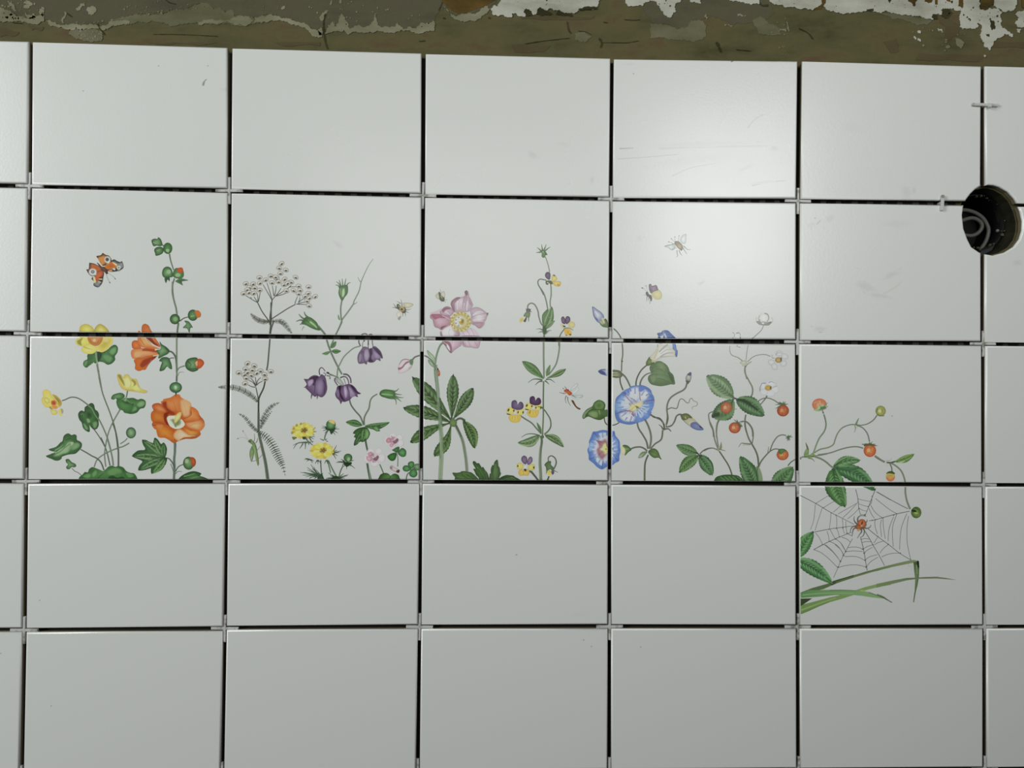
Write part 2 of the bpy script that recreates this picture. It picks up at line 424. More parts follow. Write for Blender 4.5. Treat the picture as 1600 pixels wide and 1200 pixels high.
# ================= yellow marsh flower
M('painted_marsh_marigold')
W(50, 590)
S(ST, '1115 -110 1118 0 1180 270 1290 560 1345 720 1385 860 1415 1050 1430 1200', 22, 24)
S(SD, '500 385 560 365 640 330 720 330 800 360 900 430 980 500 1080 640 1150 760 1240 960 1290 1120 1310 1200', 17, 22, ST)
S(SD, '1030 860 1090 940 1160 1050 1215 1150', 14, 18)
S(ST, '1470 530 1400 650 1340 760 1280 900 1245 1040 1220 1180', 20, 18)
S(ST, '1600 180 1580 290 1560 370', 22)
W(50, 660)
S(SD, '1150 250 1215 400 1260 540 1300 720', 14, 20)
S(ST, '1245 280 1220 420 1210 560 1230 740', 16, 20)
S(ST, '1265 300 1310 460 1340 600 1355 720', 22, 24)
S(SD, '1350 20 1395 160 1425 330 1440 500 1440 730', 22, 26)
S('5f7a5c', '1620 345 1520 400 1440 425 1300 480 1170 550 1080 630 1035 745', 20, 18)
S(SD, '810 450 900 500 1000 560 1080 600 1150 670 1200 800', 18, 22)
S(ST, '665 765 710 810 770 840 820 880', 12)
P('2c5a2a', '280 450 400 410 470 340 510 310 525 240 560 200 610 185 660 215 700 200 740 220 745 290 800 320 830 360 820 420 780 470 720 520 640 530 580 540 500 570 490 600 450 630 390 635 330 610 230 560 380 520 420 490 340 480', '4f8249', ol='2a4f2a', olw=6)
P('7fa878', '400 500 480 440 560 400 600 330 650 330 640 420 600 500 500 530 430 560 360 560', '8fb488')
S('23451d', '340 545 450 500 540 430 600 380 650 350', 12, 8); S('9cbb94', '380 470 460 420 520 370', 14, 5)
P('9ab892', '640 330 690 330 690 370 650 385'); P('639160', '700 350 770 340 800 380 760 430 680 460 640 430', '76a06f')
S('24451d', '560 300 620 270 700 290', 14, 6)
P('335c30', '560 620 610 610 660 660 720 690 735 730 700 750 660 745 620 780 580 775 570 740 600 700 570 670', '6c9766')
P('2f5f2c', '770 950 800 900 850 860 880 825 930 830 950 780 1000 745 1050 760 1080 810 1130 800 1180 820 1230 780 1270 740 1330 720 1390 740 1440 725 1520 750 1570 810 1640 840 1700 850 1740 900 1760 960 1760 1000 770 1000', '477f42')
P('5d9655', '1000 860 1060 800 1080 850 1030 910'); P('5c9454', '1260 830 1350 760 1450 770 1500 830 1400 860 1330 900')
P('5c9454', '850 900 920 860 980 870 940 930'); P('24491f', '1280 900 1350 880 1420 920 1500 900 1540 940 1300 955')
P('559050', '1560 840 1640 850 1700 890 1620 920'); S('24491f', '1090 940 1150 880 1200 850', 16, 8)
W(50, 590)
P('264f25', '770 620 790 570 830 550 875 565 880 500 930 460 985 425 1030 450 1050 530 1090 560 1115 620 1105 700 1110 790 1080 850 1030 865 980 820 955 780 960 900 900 885 850 830 830 750 790 700', '3c7336', ol='2a4f2a', olw=6)
P('2b5f26', '900 600 940 560 1000 600 1000 660 930 690', '1d4517'); P('7da376', '910 690 950 690 970 740 930 750')
P('5a8c55', '1010 760 1060 730 1090 760 1070 830 1030 840', '6b9c65'); P('5d9057', '850 760 900 790 940 860 890 860', '6a9a64')
S('71996c', '930 460 1000 520 1050 620 1110 700', 22, 16); S('4d8048', '810 620 850 600 860 660', 22, 8)
P('d2bd4c', '180 260 190 220 230 200 280 215 310 260 330 310 400 370 440 430 460 480 420 500 350 520 290 500 230 490 190 450 165 400 160 350 190 320', 'dccb62', ol='9a8838', olw=5)
P('b39a35', '340 280 400 295 450 340 490 390 495 450 460 480 410 420 360 350', '8e7a22'); S('e6d883', '330 290 370 340 420 400 440 440', 16, 8)
P('c9561d', '320 390 370 380 400 410 400 450 370 460 325 450', 'a13a0f'); P('cf8243', '330 470 380 460 420 480 410 520 350 510')
P('b7a644', '200 340 250 330 290 370 290 420 250 430 210 400', 'e0d27a'); P('9b8a2e', '285 500 310 480 340 520 320 530')
P('c2b254', '310 540 370 530 420 560 410 610 350 620 320 590', 'dccb70'); P('cfc06a', '430 550 480 520 510 560 490 640 460 620')
P('9c9a78', '480 520 515 530 520 580 495 600')
W(200, 590)
P('2d5f2b', '-280 120 -240 90 -200 100 -130 70 -60 80 0 345 90 340 160 370 220 355 280 380 295 430 270 500 200 520 150 580 60 605 -20 590 -80 550 -150 480 -180 380'.replace('-280 120 -240 90 -200 100 -130 70 -60 80', '-190 350 -150 330 -90 350 -50 340'), '4a8044', ol='2a4f2a', olw=6)
P('5f9159', '-110 330 -40 350 20 400 -60 420 -140 400'); S('1f431a', '-30 400 40 440 100 440', 34, 10)
P('6b9c64', '150 440 220 390 280 410 260 470 180 490', '7aa872'); P('5f9159', '40 500 120 480 150 530 60 570', '6f9f69')
S('8aaf83', '-20 330 -40 370 -60 400', 22, 14)
W(50, 590)
P('2f632c', '1325 330 1350 290 1400 270 1470 255 1520 270 1545 310 1500 350 1440 360 1400 345 1360 365 1325 355', '619660', ol='2a4f2a', olw=6)
P('336a30', '1405 400 1430 370 1500 370 1560 420 1640 440 1700 480 1660 560 1580 580 1500 545 1450 520 1420 470', '4a8345')
S('24491f', '1500 380 1570 420 1650 440', 26, 10)
W(185, 575)                                    # cup flower on the right
P('c3b252', '-20 130 -5 100 30 105 60 140 90 170 100 120 150 105 180 130 200 160 250 180 300 190 330 270 360 330 400 360 470 380 480 400 430 420 360 405 280 395 210 385 130 375 60 340 20 280 0 220', 'dccf78', ol='928439', olw=5)
P('8a8136', '-10 120 30 115 60 160 90 230 100 300 60 240 20 180'); P('e2d78c', '100 200 150 160 200 190 210 280 160 330 110 300')
P('96893a', '210 200 250 195 290 230 290 300 240 330 260 260'); P('decf7e', '240 330 300 280 340 330 360 380 290 380'); S('8f823a', '180 170 210 240 200 320', 7, 4)
S('8f823a', '120 360 230 370 340 375', 8, 3)
W(185, 650)
E('35633a', 210, 280, 82, 92, 0, '7fa87c', ol='335934', olw=7); S('88ad82', '190 230 200 300', 22, 14); S(ST, '150 370 100 420 30 465', 14, 16)
W(50, 490)
P('2d5f2c', '930 680 1060 640 1150 640 1240 620 1330 540 1390 522 1430 570 1420 650 1380 710 1385 770 1330 830 1260 850 1190 810 1100 800 1060 830 1020 810 950 830 930 890 890 895 855 850 870 790 925 760', '467b41', ol='2a4f2a', olw=6)
P('5a9155', '1180 700 1260 690 1340 740 1300 810 1240 790'); P('5c9357', '1330 580 1400 560 1400 640 1340 690 1290 640', '6b9f65'); P('173a12', '1070 640 1150 650 1170 700 1120 790 1080 780')
P('5a8e55', '880 800 930 790 900 870 870 860'); S('7fa57c', '1065 640 1075 740 1090 850', 34, 24); S(ST, '1085 840 1105 960 1135 1120 1160 1260', 30, 22)
P('b8aa3a', '800 400 800 230 850 185 910 175 970 200 1020 245 1030 310 1000 400', 'd6cb5e', ol='9b9038', olw=5); P('a79b36', '1030 310 1060 230 1120 175 1180 190 1240 240 1280 300 1250 400 1050 400', 'd4c860', ol='9b9038', olw=5)
P('cfc04f', '930 380 870 375 790 400 735 440 740 500 800 540 900 540 960 500', 'd8cc5e', ol='a3963a', olw=5); P('8d8826', '790 430 850 400 820 470 830 530 770 510 750 460')
P('d3c257', '960 510 870 540 830 590 850 640 930 670 1020 665 1080 610 1070 560 1000 520', 'e2d47a', ol='a3963a', olw=5); S('a69a35', '860 550 930 580 1010 600', 24, 6)
P('cfc055', '1160 380 1250 380 1330 400 1345 460 1310 530 1250 600 1160 640 1095 600 1085 550 1150 490', 'b5a63e', ol='d9cc74', olw=14); E('c8bd72', 1230, 440, 50, 40)
P('ac6a2d', '930 380 1000 370 1100 370 1170 380 1170 450 1120 520 1050 535 970 500 935 440', 'c9824c', ol='b9873e', olw=8); E('e0b489', 1040, 445, 28, 25); S('8a451c', '960 420 1000 480 1080 490 1120 440', 9)

# ================= orange hollyhock
M('painted_hollyhock')
W(200, 360)
S(ST, '690 390 710 500 760 660', 26, 20); S('6a7a68', '775 800 745 900 745 1020 770 1200', 28, 22)
P('2f5a2d', '395 165 440 140 490 145 505 118 545 150 570 230 540 262 480 250 430 262 405 220', '6d9a68', ol='2c4f2b', olw=7); S('9cc092', '420 200 500 230', 16, 6); S('2c4f2b', '560 230 600 265', 16)
P('2f5a2d', '440 320 490 280 570 285 590 340 560 390 470 420 455 380', '5f8c5b', ol='28482a', olw=9); S('9dbd96', '480 340 540 320', 12, 6)
E('2c5c29', 662, 298, 74, 92, 0, '4d8447', ol='28482a', olw=7); P('8fb587', '640 310 690 320 670 370 630 340')
P('33622f', '590 640 650 605 710 630 740 700 740 770 680 780 600 780 570 720', '72a06c', ol='28482a', olw=8); E('8db588', 680, 690, 36, 36)
P('3c6f36', '760 680 800 630 880 640 920 680 925 760 880 800 800 795 750 760', '558a4c', ol='28482a', olw=7); P('a9472a', '820 640 880 615 915 640 915 690 870 710 820 680', 'bb5226'); E('8cb484', 830, 745, 45, 32)
P('2f5431', '610 790 690 780 690 850 660 820 630 880'); P('4f7850', '790 840 870 800 980 820 1000 835 900 850 915 915 860 890 800 860', '38603a')
W(200, 440)
S(ST, '745 0 740 180 770 330 800 440 815 550', 26, 24, '587057'); S(ST, '840 690 825 800 815 900 810 1100 812 1500', 34, 26); S('3f5a3d', '860 660 930 610 1000 590', 20, 14)
E('2c5229', 780, 625, 82, 84, 0, '5f9156', ol='26452a', olw=8); E('7aa86f', 790, 625, 38, 38)
E('2f5a31', 1080, 560, 82, 92, 0, '5b8d58', ol='26452a', olw=8); P('b4662f', '1110 490 1170 480 1215 530 1205 590 1150 600 1130 550', 'c0692a'); S('8ab784', '1040 580 1110 570', 26, 10)
P('3f6b3f', '940 655 1000 660 1040 700 1075 765 1040 770 1020 850 985 780 915 770 950 730 970 700', '67956b', ol='3a5d3b', olw=5)
W(200, 490)
S(SD, '660 630 730 640 790 720 810 850 815 980', 24, 28); S('34553a', '770 740 720 740 690 760', 14); S(ST, '820 960 860 900 950 870', 14, 20); S('6d8b6c', '830 1040 860 980 935 975', 14, 5)
S(ST, '812 400 812 700 815 950 812 1160', 26, 24); S('8fa889', '806 400 806 700', 7)
P('2f5c31', '520 790 560 740 620 725 680 740 700 780 725 850 730 925 690 910 650 880 600 940 530 955 545 880 570 800', '649466', ol='2c5130', olw=6)
P('b65a2a', '230 230 250 185 290 172 340 200 370 260 410 330 460 420 530 520 520 555 400 480 330 420 240 330', 'c4703e', ol='7d3414', olw=6); P('7a2a0e', '290 395 380 400 440 470 500 530 440 520 340 440')
P('b7521c', '65 500 90 455 150 450 180 480 210 560 240 590 120 590 75 570', 'cd7033', ol='8a3d16', olw=6)
P('c4692f', '165 300 200 295 250 390 330 440 430 540 540 580 480 585 350 570 240 565 190 520 160 440', 'dc9a68'); S('e8b791', '270 390 330 470 430 540 520 575', 14, 8); S('a54b1a', '190 330 210 430 280 530', 20, 8)
P('c97344', '50 660 80 600 200 585 350 570 490 590 500 690 400 700 250 720 120 750 75 740', 'd9936c', ol='94421a', olw=5)
P('a33f10', '250 590 350 580 480 600 480 650 350 630 240 620'); P('e09a6e', '120 640 220 650 200 720 110 720')
P('bb5a18', '100 780 150 750 300 720 450 690 490 700 420 760 340 850 290 930 240 935 180 955 120 920 125 850', 'c8661e', ol='8e3a12', olw=6); P('8f2f0c', '260 770 400 720 460 720 380 790 300 870 230 900 200 850'); S('e7ceb4', '420 705 520 690', 18, 8); S('e4d9b8', '450 600 500 600', 30, 10)
P('345f35', '530 470 560 510 640 560 690 620 660 670 600 700 510 745 520 690 490 650 480 610 540 600 550 560', '6fa06b', ol='28482a', olw=7); S('24422a', '620 560 650 600 680 630', 16)
P('2c5a2e', '960 820 1000 760 1080 735 1150 740 1170 800 1175 920 1120 960 1060 965 990 930 960 880', '689a66', ol='26452a', olw=8); P('a8431f', '1130 790 1190 750 1250 780 1270 830 1240 880 1200 915 1160 910 1120 860', 'c05a30'); P('c9a684', '1120 820 1160 790 1150 880')
S('28482a', '1000 800 1050 850 1020 900', 16, 8); S('28482a', '990 920 1080 920 1160 910', 16, 8)
W(200, 590)
S(SD, '812 -30 810 60', 24); S('2b3a28', '800 250 800 300', 24); S('566f66', '785 1080 780 1200', 36, 42)
E('33603a', 795, 165, 102, 88, 0, '6d9f6e', ol='2c5334', olw=9); P('a4cc9f', '780 130 820 150 800 200 770 170'); S('28482a', '740 200 800 240 860 210', 16, 8)
P('b25220', '400 480 430 440 500 425 560 440 570 400 620 370 700 345 760 310 800 295 850 305 910 360 980 385 1040 440 1045 490 1110 510 1160 560 1200 640 1260 710 1275 790 1240 850 1190 890 1200 940 1150 1000 1060 1020 960 1020 860 1045 800 1075 760 1090 700 1050 620 1000 520 990 490 950 490 880 430 840 400 780 420 730 395 680 400 600 430 550', ol='8a3a18', olw=7)
P('c2672e', '570 400 640 370 720 350 800 300 860 310 910 360 900 480 880 580 780 560 680 570 620 520', 'cb7c4a'); P('d39a72', '880 370 960 385 1040 440 1030 560 1020 630 940 650 900 580 880 480', 'dba581'); P('8e2d0c', '570 430 640 400 660 500 780 590 740 620 640 580')
P('b4551c', '410 480 480 440 560 470 620 520 650 580 560 580 480 560', 'cc7c4e'); P('b65914', '400 600 440 560 520 570 620 620 630 740 540 740 430 730 400 680', 'c4702c'); P('7c1c08', '600 600 680 580 660 640 640 700 700 800 640 780 600 700')
P('bd611c', '420 790 500 780 620 810 740 890 760 960 800 1050 720 1040 620 990 520 980 490 900', 'c97c30'); P('c67840', '480 790 580 790 560 850 500 840')
P('c4672e', '1050 500 1110 520 1160 570 1190 660 1200 700 1060 720 960 730 940 680 1030 640 1060 590', 'cd8450'); P('c87444', '950 760 1060 730 1210 710 1265 780 1230 850 1180 880 1080 860 1000 830', 'd9a47c'); S('8e3c14', '930 680 1000 660 1050 620 1050 540', 10, 5); S('95441c', '950 745 1080 730 1190 700', 8, 4)
P('b45617', '930 820 1040 870 1190 890 1195 950 1130 990 1040 1000 960 940 900 860', 'cf8b42'); P('dba17e', '760 960 800 890 870 860 960 920 1040 970 1160 960 1050 990 930 1000 850 1050 790 1020', 'e5b79b'); S('8f3810', '860 1040 960 1000 1100 1000', 12, 6)
S('a04a1c', '640 440 700 520 740 580', 6, 3); S('a04a1c', '760 400 790 500 800 570', 6, 3); S('b9876a', '920 420 960 520 960 600', 6, 3); S('a8541c', '560 640 610 660', 8, 4); S('8c3310', '450 740 560 760 640 800', 9, 5); S('a5501f', '1040 800 1120 770 1220 770', 5, 3)
P('d9d7b6', '650 680 680 640 740 635 790 630 850 580 890 575 890 640 870 690 900 700 950 780 890 840 800 855 730 830 680 780', 'dfe0c8', ol='a7805a', olw=4); P('8b9a72', '720 700 780 690 870 700 880 770 820 810 770 790', '6f7c54'); P('c9b766', '790 640 850 580 890 590 880 650 830 720 790 760 770 720', 'd8cf90'); E('6c8868', 790, 800, 30, 16, 70); S('8fae9c', '700 700 740 740', 14, 6)
W(200, 660)
S('4c6459', '782 350 782 480 770 620 775 760 765 950', 36, 36); S('2a3c30', '800 350 802 420', 10, 6); S('7e9888', '765 380 765 560', 8)
S(SD, '620 590 690 610 750 690 770 760', 16, 22); S(ST, '710 690 740 760 760 830', 12, 16); S(SD, '790 820 840 740 920 700', 16, 14); S('5f7c5e', '780 870 830 820 900 820', 16, 6)
P('27512a', '235 290 300 300 360 330 420 380 425 310 450 255 500 290 550 360 590 335 630 380 650 460 620 570 650 600 640 660 600 720 520 790 400 855 380 800 385 750 300 790 175 800 190 720 240 650 160 610 70 560 120 500 180 465 270 460 285 430 250 370', '3f7040')
LF((600, 575), (240, 295), 110, 20, lt='6d9b66', veins=3); LF((600, 575), (445, 262), 105, -14, lt='6d9b66', veins=3); LF((600, 580), (600, 345), 90, -10, c='3f6d3c', lt='5c8a56', veins=2)
LF((600, 590), (75, 560), 130, 10, lt='76a06e', veins=3); LF((605, 600), (180, 795), 120, 16, lt='6d9b66', veins=3); LF((620, 600), (400, 850), 120, -20, c='4a7c40', lt='719f5c', veins=3)
E('34602f', 1010, 680, 90, 108, 0, '6c9a66', ol='2b4f30', olw=7); P('97401f', '1030 590 1080 580 1125 620 1130 690 1095 740 1060 700 1050 640', 'b5562c'); P('9db78a', '960 610 1010 620 1000 680 950 670')
P('23471f', '830 960 880 900 960 850 1040 820 1120 815 1220 850 1200 890 1260 910 1340 950 1340 1000 830 1000', '487a44'); S('7aa56f', '930 900 1020 880 1120 850', 18, 8); S('6d9a62', '1050 940 1130 910 1200 900', 18, 8); S('1f3d18', '900 940 1000 910 1120 890', 8, 4)

# ================= peacock butterfly
M('painted_butterfly')
W(120, 380, 16)
P('3a322a', '240 660 300 640 310 500 340 490 440 510 520 550 600 590 640 640 620 700 520 760 430 820 360 820 300 770', 'b0622f'); P('b4581c', '370 530 460 540 560 590 600 660 520 700 500 660 440 640 370 650', 'a5521f'); E('e9e2c8', 400, 722, 95, 85); E('5b6262', 400, 715, 52, 48, 0, '8a9090')
P('332c22', '370 900 390 850 430 830 520 740 620 680 680 740 670 830 640 980 590 1060 520 1105 420 1055 430 960', 'a8421a'); P('b0461c', '450 850 540 720 640 700 650 800 560 860 500 930', 'b95a2a'); P('d8c08e', '410 860 450 840 480 940 500 1000 440 1000'); P('5b6068', '430 1030 520 960 600 980 560 1080 500 1080', '84898c')
P('26241a', '560 860 640 850 650 880 590 890'); P('d8c69a', '560 890 640 890 620 930 550 910'); P('26241a', '540 910 640 920 630 980 570 940'); P('a29c86', '520 950 570 950 620 980 560 1000')
P('3a2d20', '490 325 600 300 650 245 720 290 800 310 850 370 870 440 800 500 700 560 640 560 580 480 540 400', 'b56a2c'); P('c07a3c', '540 370 640 330 720 330 700 420 700 500 640 540 590 470'); E('e6dfc2', 768, 412, 74, 84); E('5f6a66', 762, 408, 48, 52, 0, '2f3632')
P('2e2a26', '880 430 940 405 1000 440 1080 470 1135 455 1170 590 1130 650 1040 695 900 715 780 705 700 640 720 560', '8b8a88'); P('c06a18', '700 610 740 530 840 480 920 480 1000 560 960 620 860 640 760 650', 'b05410'); P('e9c9a0', '880 470 940 490 1050 560 980 560'); P('77787a', '1000 560 1060 520 1130 480 1160 590 1100 640 1040 690', '8d9098'); E('c9c6a8', 1050, 610, 48, 48); E('7f8688', 1050, 610, 26, 26)
P('f0d8c4', '890 650 930 625 970 650 920 690'); P('d08a5c', '780 690 860 670 890 700 820 708'); P('262018', '900 650 950 690 930 710 900 700'); P('262018', '970 610 1010 650 1000 690 970 670')
P('3a1e14', '500 480 560 520 620 580 700 600 760 680 780 760 740 770 700 730 640 690 600 630 550 560', '5d3a32'); S('8d9296', '735 770 770 880 820 980', 8, 10); E('6c7074', 825, 985, 22, 14, 60); S('8d9296', '790 755 880 810 960 890', 8, 10); E('6c7074', 960, 888, 22, 13, 60)

# ================= yarrow
M('painted_yarrow')
W(365, 395)
def florets(s, k=1.0, lit='dcd8d0', ring='a8a49c', core='5a564c', warm='b8ab90'):
    for i, (x, y) in enumerate(nums(s)):
        a = (i*53 % 60)-30
        E('77736b', x, y-6*k, 51*k, 39*k, a); E('bfbab2', x, y-6*k, 44*k, 32*k, a); E('dcd8d2', x-8*k, y-14*k, 26*k, 14*k, a); E(warm, x, y, 28*k, 16*k, a); E('423e36', x+3, y+4*k, 25*k, 13*k, a-10)
S('3a4434', '600 1150 540 1070 470 970 400 830', 18, 16); S('3a4434', '605 1200 610 1050 630 900 640 780', 24, 18); S('3e4838', '620 1110 760 1020 900 930 1030 860', 17, 15)
for s in ('400 830 310 780 200 710', '400 830 370 780 340 730', '400 820 405 750 390 670', '410 820 430 740 445 640', '300 760 280 740', '635 780 560 650 490 530', '640 780 600 640 555 500', '670 720 660 640 645 550', '680 720 700 640 710 550', '690 730 740 670 790 590', '700 720 800 660 880 600', '710 720 800 700 890 665', '640 790 680 740 720 700', '900 600 940 570 1060 565', '1020 850 1040 790 1065 730', '1080 830 1100 780 1105 740', '1080 830 1140 780 1190 760', '1070 850 1140 830 1220 820', '1040 855 1150 860 1240 865', '930 570 960 540'):
    S('3c4636', s, 13, 9)
florets('800 185 760 262 870 295 780 350 620 392 430 420 535 458 720 435 850 445 1035 415 960 495 640 505 750 490 840 540 205 520 325 525 440 510 900 515 880 640 265 585 350 590 230 620 435 628 165 685 255 668 335 680 1000 635 1110 630 1085 690 1085 560 1250 575 1245 680 1190 730 1265 760 1360 735 1225 810 1258 890 700 410')
feather('590 1140 520 1150 430 1130 350 1080 280 1010', 90, 26, '4a553e'); feather('620 1140 720 1140 800 1150 860 1200 920 1280 975 1345', 90, 26, '4a583e')
W(335, 545)
S('384232', '995 -470 940 -300 912 0 890 250 870 360', 22, 22)
W(335, 495); S('384232', '945 -240 940 100 915 350', 22, 22); W(335, 545)
S('384232', '850 500 820 650 750 800 735 900 735 1200', 24, 30); S('384232', '735 870 720 780 690 640', 18, 14)
for s in ('690 630 640 560 570 525', '690 620 650 540 600 490', '695 610 690 540 680 470', '700 600 720 530 770 480', '700 610 740 570 800 540', '680 640 620 630 560 600'): S('3c4636', s, 15, 10)
florets('550 250 665 290 520 345 630 360 765 375 405 405 500 440 550 400 705 410 615 450 835 435 530 495 940 385 845 510 510 585', 1.05)
feather('720 880 640 800 540 730 420 670 280 640 150 640 60 640', 100, 40, '435838', tw=10.5); feather('770 1210 830 1110 900 1010 980 940 1090 895', 75, 20, '35482f', lean=.3, tw=12)
W(335, 645)
S('33452f', '735 -10 735 150 740 330 790 560 850 830 890 1120', 30, 46); S('5e7556', '735 300 785 560 845 830 880 1100', 10, 14)
feather('730 320 660 260 590 180 500 70 400 15', 75, 20, '3c5636', lean=.3, tw=12); feather('770 260 790 190 830 130 880 60 960 -30', 75, 14, '324630', lean=.3, tw=13)
feather('750 335 830 380 920 470 990 580 1040 690 1090 790 1140 890 1180 1050', 150, 22, '34502f', lean=.15, tw=15)

M('painted_grasshopper')
P('5a7848', '560 470 610 440 640 470 680 510 690 560 650 540 590 500', '7c9a62', ol='4c5c42', olw=5); P('6d9058', '620 500 680 520 710 620 720 720 735 870 715 860 690 700 660 640 600 740 620 820 600 780 585 690 600 600 640 560', '93ad7c', ol='54664a', olw=5)
S('4a5a40', '680 540 710 660 730 780 735 860', 14, 12); S('5c7a4c', '620 560 650 640 640 720 620 800', 26, 18); S('7a7a72', '620 810 700 790 760 740 800 690', 8, 8); S('7a7a72', '700 640 740 590 770 540', 8, 6); S('5d6456', '690 500 710 470 720 420', 14, 7); S('5d6456', '655 480 670 430 665 350', 12, 5)
S('a3a09a', '570 450 520 380 475 300', 6, 5); S('a3a09a', '550 450 480 410 385 430', 6, 5); E('8d8984', 476, 305, 9, 18, 10); E('8d8984', 390, 430, 20, 9, -15); E('3f5038', 595, 480, 16, 12)

# ================= columbine
M('painted_columbine')
W(455, 395)
S('6f7d6e', '1370 100 1310 180 1250 290 1200 400 1165 490 1130 640 1050 800 1040 850', 8, 22); S('6f7d6e', '1040 850 950 980 850 1110', 22, 24); S('6f7d6e', '1160 490 1130 450 1110 400', 14, 5); S('6f7d6e', '1040 860 1080 840 1100 815', 14, 6)
S('546a52', '845 790 825 920 830 1060 840 1120', 22, 22); S('546a52', '850 1100 825 1190 780 1290', 24, 22); P('4f7a4a', '780 1030 800 1060 815 1120 800 1120 780 1090', '6a9462')
P('375f31', '800 590 790 560 850 545 930 540 945 600 935 680 890 740 850 800 810 740 790 670', '5f8f54', ol='35582f', olw=7); P('a9c69a', '860 610 885 600 890 690 860 740 845 700'); S('35582f', '900 570 905 650 880 740', 9, 5); S('8fb382', '815 600 820 700', 10, 5)
for s in ('820 560 790 510 750 480', '810 570 770 540 740 540', '830 560 815 500 800 450', '860 560 855 490 850 430', '890 550 900 490 912 430', '925 550 950 510 990 495'): S('41663b', s, 20, 7)
P('33602c', '230 1080 300 1070 370 1110 430 1170 460 1240 480 1290 420 1285 330 1250 240 1200 170 1180', '5c9150', ol='2f5228', olw=6); S('a6c99a', '310 1150 380 1200 430 1250', 36, 16); S('2f5526', '240 1110 320 1180 400 1260', 14, 8)
for s in ('300 1090 240 1040 215 980', '260 1130 180 1080 125 1020', '230 1150 160 1120 80 1145', '250 1190 190 1180 140 1195'): S('3a5f35', s, 34, 8)
S('7fa274', '215 1230 190 1260 180 1300', 22, 5)
W(465, 495)
S('546a52', '340 150 400 220 460 300 490 400 520 500', 30, 26); S('546a52', '740 80 690 190 640 290 600 380 560 480', 24, 18)
S('566c54', '520 490 560 600 620 730 680 850 740 960', 28, 24); S('6a8068', '1040 490 940 520 850 590 770 670 710 780 670 870 660 990', 18, 20)
S('5f6f60', '520 950 580 970 640 1000 680 1020', 16, 16)
LF((550, 520), (645, 410), 80, 0, lt='5d925a', veins=1); LF((565, 570), (725, 570), 75, 8, lt='5d925a', veins=1); LF((545, 580), (405, 615), 55, -14, c='4a7a46', lt='79a674', veins=1)
def spur(s, w=16, c='3b2540', c2='6d5670'): S(c, s, w, w*.8, c2)
spur('1050 490 1020 420 1035 350 1070 300 1110 280 1150 290 1175 340 1175 450 1180 540', 18); spur('1180 470 1180 380 1190 310 1225 290 1250 330 1245 420 1260 500', 18); spur('1080 510 1085 440 1110 400', 14, '6c6072', '8a7e8e'); E('5a4a58', 1110, 400, 16, 14)
P('6c5773', '1060 550 1100 500 1160 510 1220 540 1280 490 1340 530 1390 590 1420 690 1375 685 1380 735 1320 710 1270 755 1200 760 1160 740 1150 795 1110 770 1060 780 1015 770 1000 680 1020 610', '857093', ol='3a2440', olw=8)
P('96859f', '1120 570 1160 540 1190 610 1180 700 1140 730 1110 660', 'a698ae'); P('3a2145', '1190 560 1230 520 1250 600 1230 690 1270 750 1180 740 1200 650'); P('8b7796', '1260 580 1320 600 1380 680 1300 690', '9c8ba6'); P('402850', '1250 500 1330 530 1390 600 1410 680 1340 620 1290 560'); S('3a2145', '1080 570 1060 650 1060 760', 10, 6); S('3a2145', '1100 570 1100 690 1140 770', 12, 6); P('8d7b95', '1030 640 1060 620 1055 740 1020 740')
spur('370 970 360 900 380 855 410 850 440 880 460 910', 18); spur('440 1000 470 960 430 930', 14, '4a364e'); spur('480 980 530 990 545 1030 525 1025', 14, '4a364e'); E('3a2a3a', 505, 935, 28, 16, 20)
P('5f4768', '110 1040 170 1045 220 1000 290 975 360 1000 400 960 460 1010 480 1100 490 1200 460 1290 400 1340 330 1310 290 1330 240 1290 180 1230 130 1175 155 1120', '7e6589', ol='38203f', olw=8)
P('3c2344', '230 1010 300 985 350 1010 300 1080 270 1150 200 1050'); P('9d86a6', '170 1080 250 1040 260 1100 190 1160', 'b09cb8'); P('7d6788', '330 1080 390 1040 430 1120 410 1280 340 1290 310 1180', '937ea0'); S('34193c', '300 1040 290 1150 280 1270', 16, 9); S('34193c', '430 1050 460 1150 440 1280', 16, 9)
for s_ in ('170 1050 130 1045 100 1038', '240 1290 230 1330 225 1370', '160 1150 130 1170 105 1180', '330 1290 330 1340 320 1370'): S('4a3552', s_, 26, 6)
W(510, 580)
S('5f6f5e', '385 470 410 560 480 660 560 750 600 840 620 900', 26, 26); S('5a6f59', '630 900 630 790 660 710 710 620 730 500 770 430 850 380', 26, 18)
spur('230 110 290 90 340 110 370 180 370 240', 20, '2d1833'); spur('280 50 350 60 400 120 410 200', 24, '2a1530', '4e3556'); spur('290 55 330 40', 14); spur('150 110 140 160 190 240', 22, '2a1530'); spur('290 120 310 180 320 220', 12, '6c6172', '8a8090')
P('8d938e', '150 110 220 120 280 200 290 240 240 230 180 180', 'a9aea8', ol='66606a', olw=5); S('5f6f60', '50 60 120 75 200 105', 16, 20)
P('5c4066', '190 250 280 240 340 220 400 220 440 240 490 290 520 340 575 375 510 385 525 430 470 410 420 440 380 480 300 510 260 500 240 545 220 490 170 440 150 380 170 310', '765887', ol='2e1636', olw=8)
P('2c1434', '200 250 250 250 240 350 280 440 310 490 260 470 210 380'); P('9a86a6', '290 260 330 260 350 360 330 450 300 400', 'b2a2bc'); P('35193d', '400 240 450 250 500 330 560 375 500 360 450 310'); P('8b7496', '360 270 400 270 460 360 480 400 400 430', '9f8baa'); P('7e6788', '160 340 200 300 220 400 190 430'); S('2c1434', '350 260 380 350 380 440', 14, 6)
P('3c6a35', '885 380 910 330 970 305 1050 310 1130 330 1150 400 1130 450 1060 460 980 440 920 420', '5c8f50', ol='35582f', olw=6); S('9dc28e', '920 380 1010 390 1110 400', 20, 12); S('2f5428', '920 400 1000 430 1100 440', 10, 5)
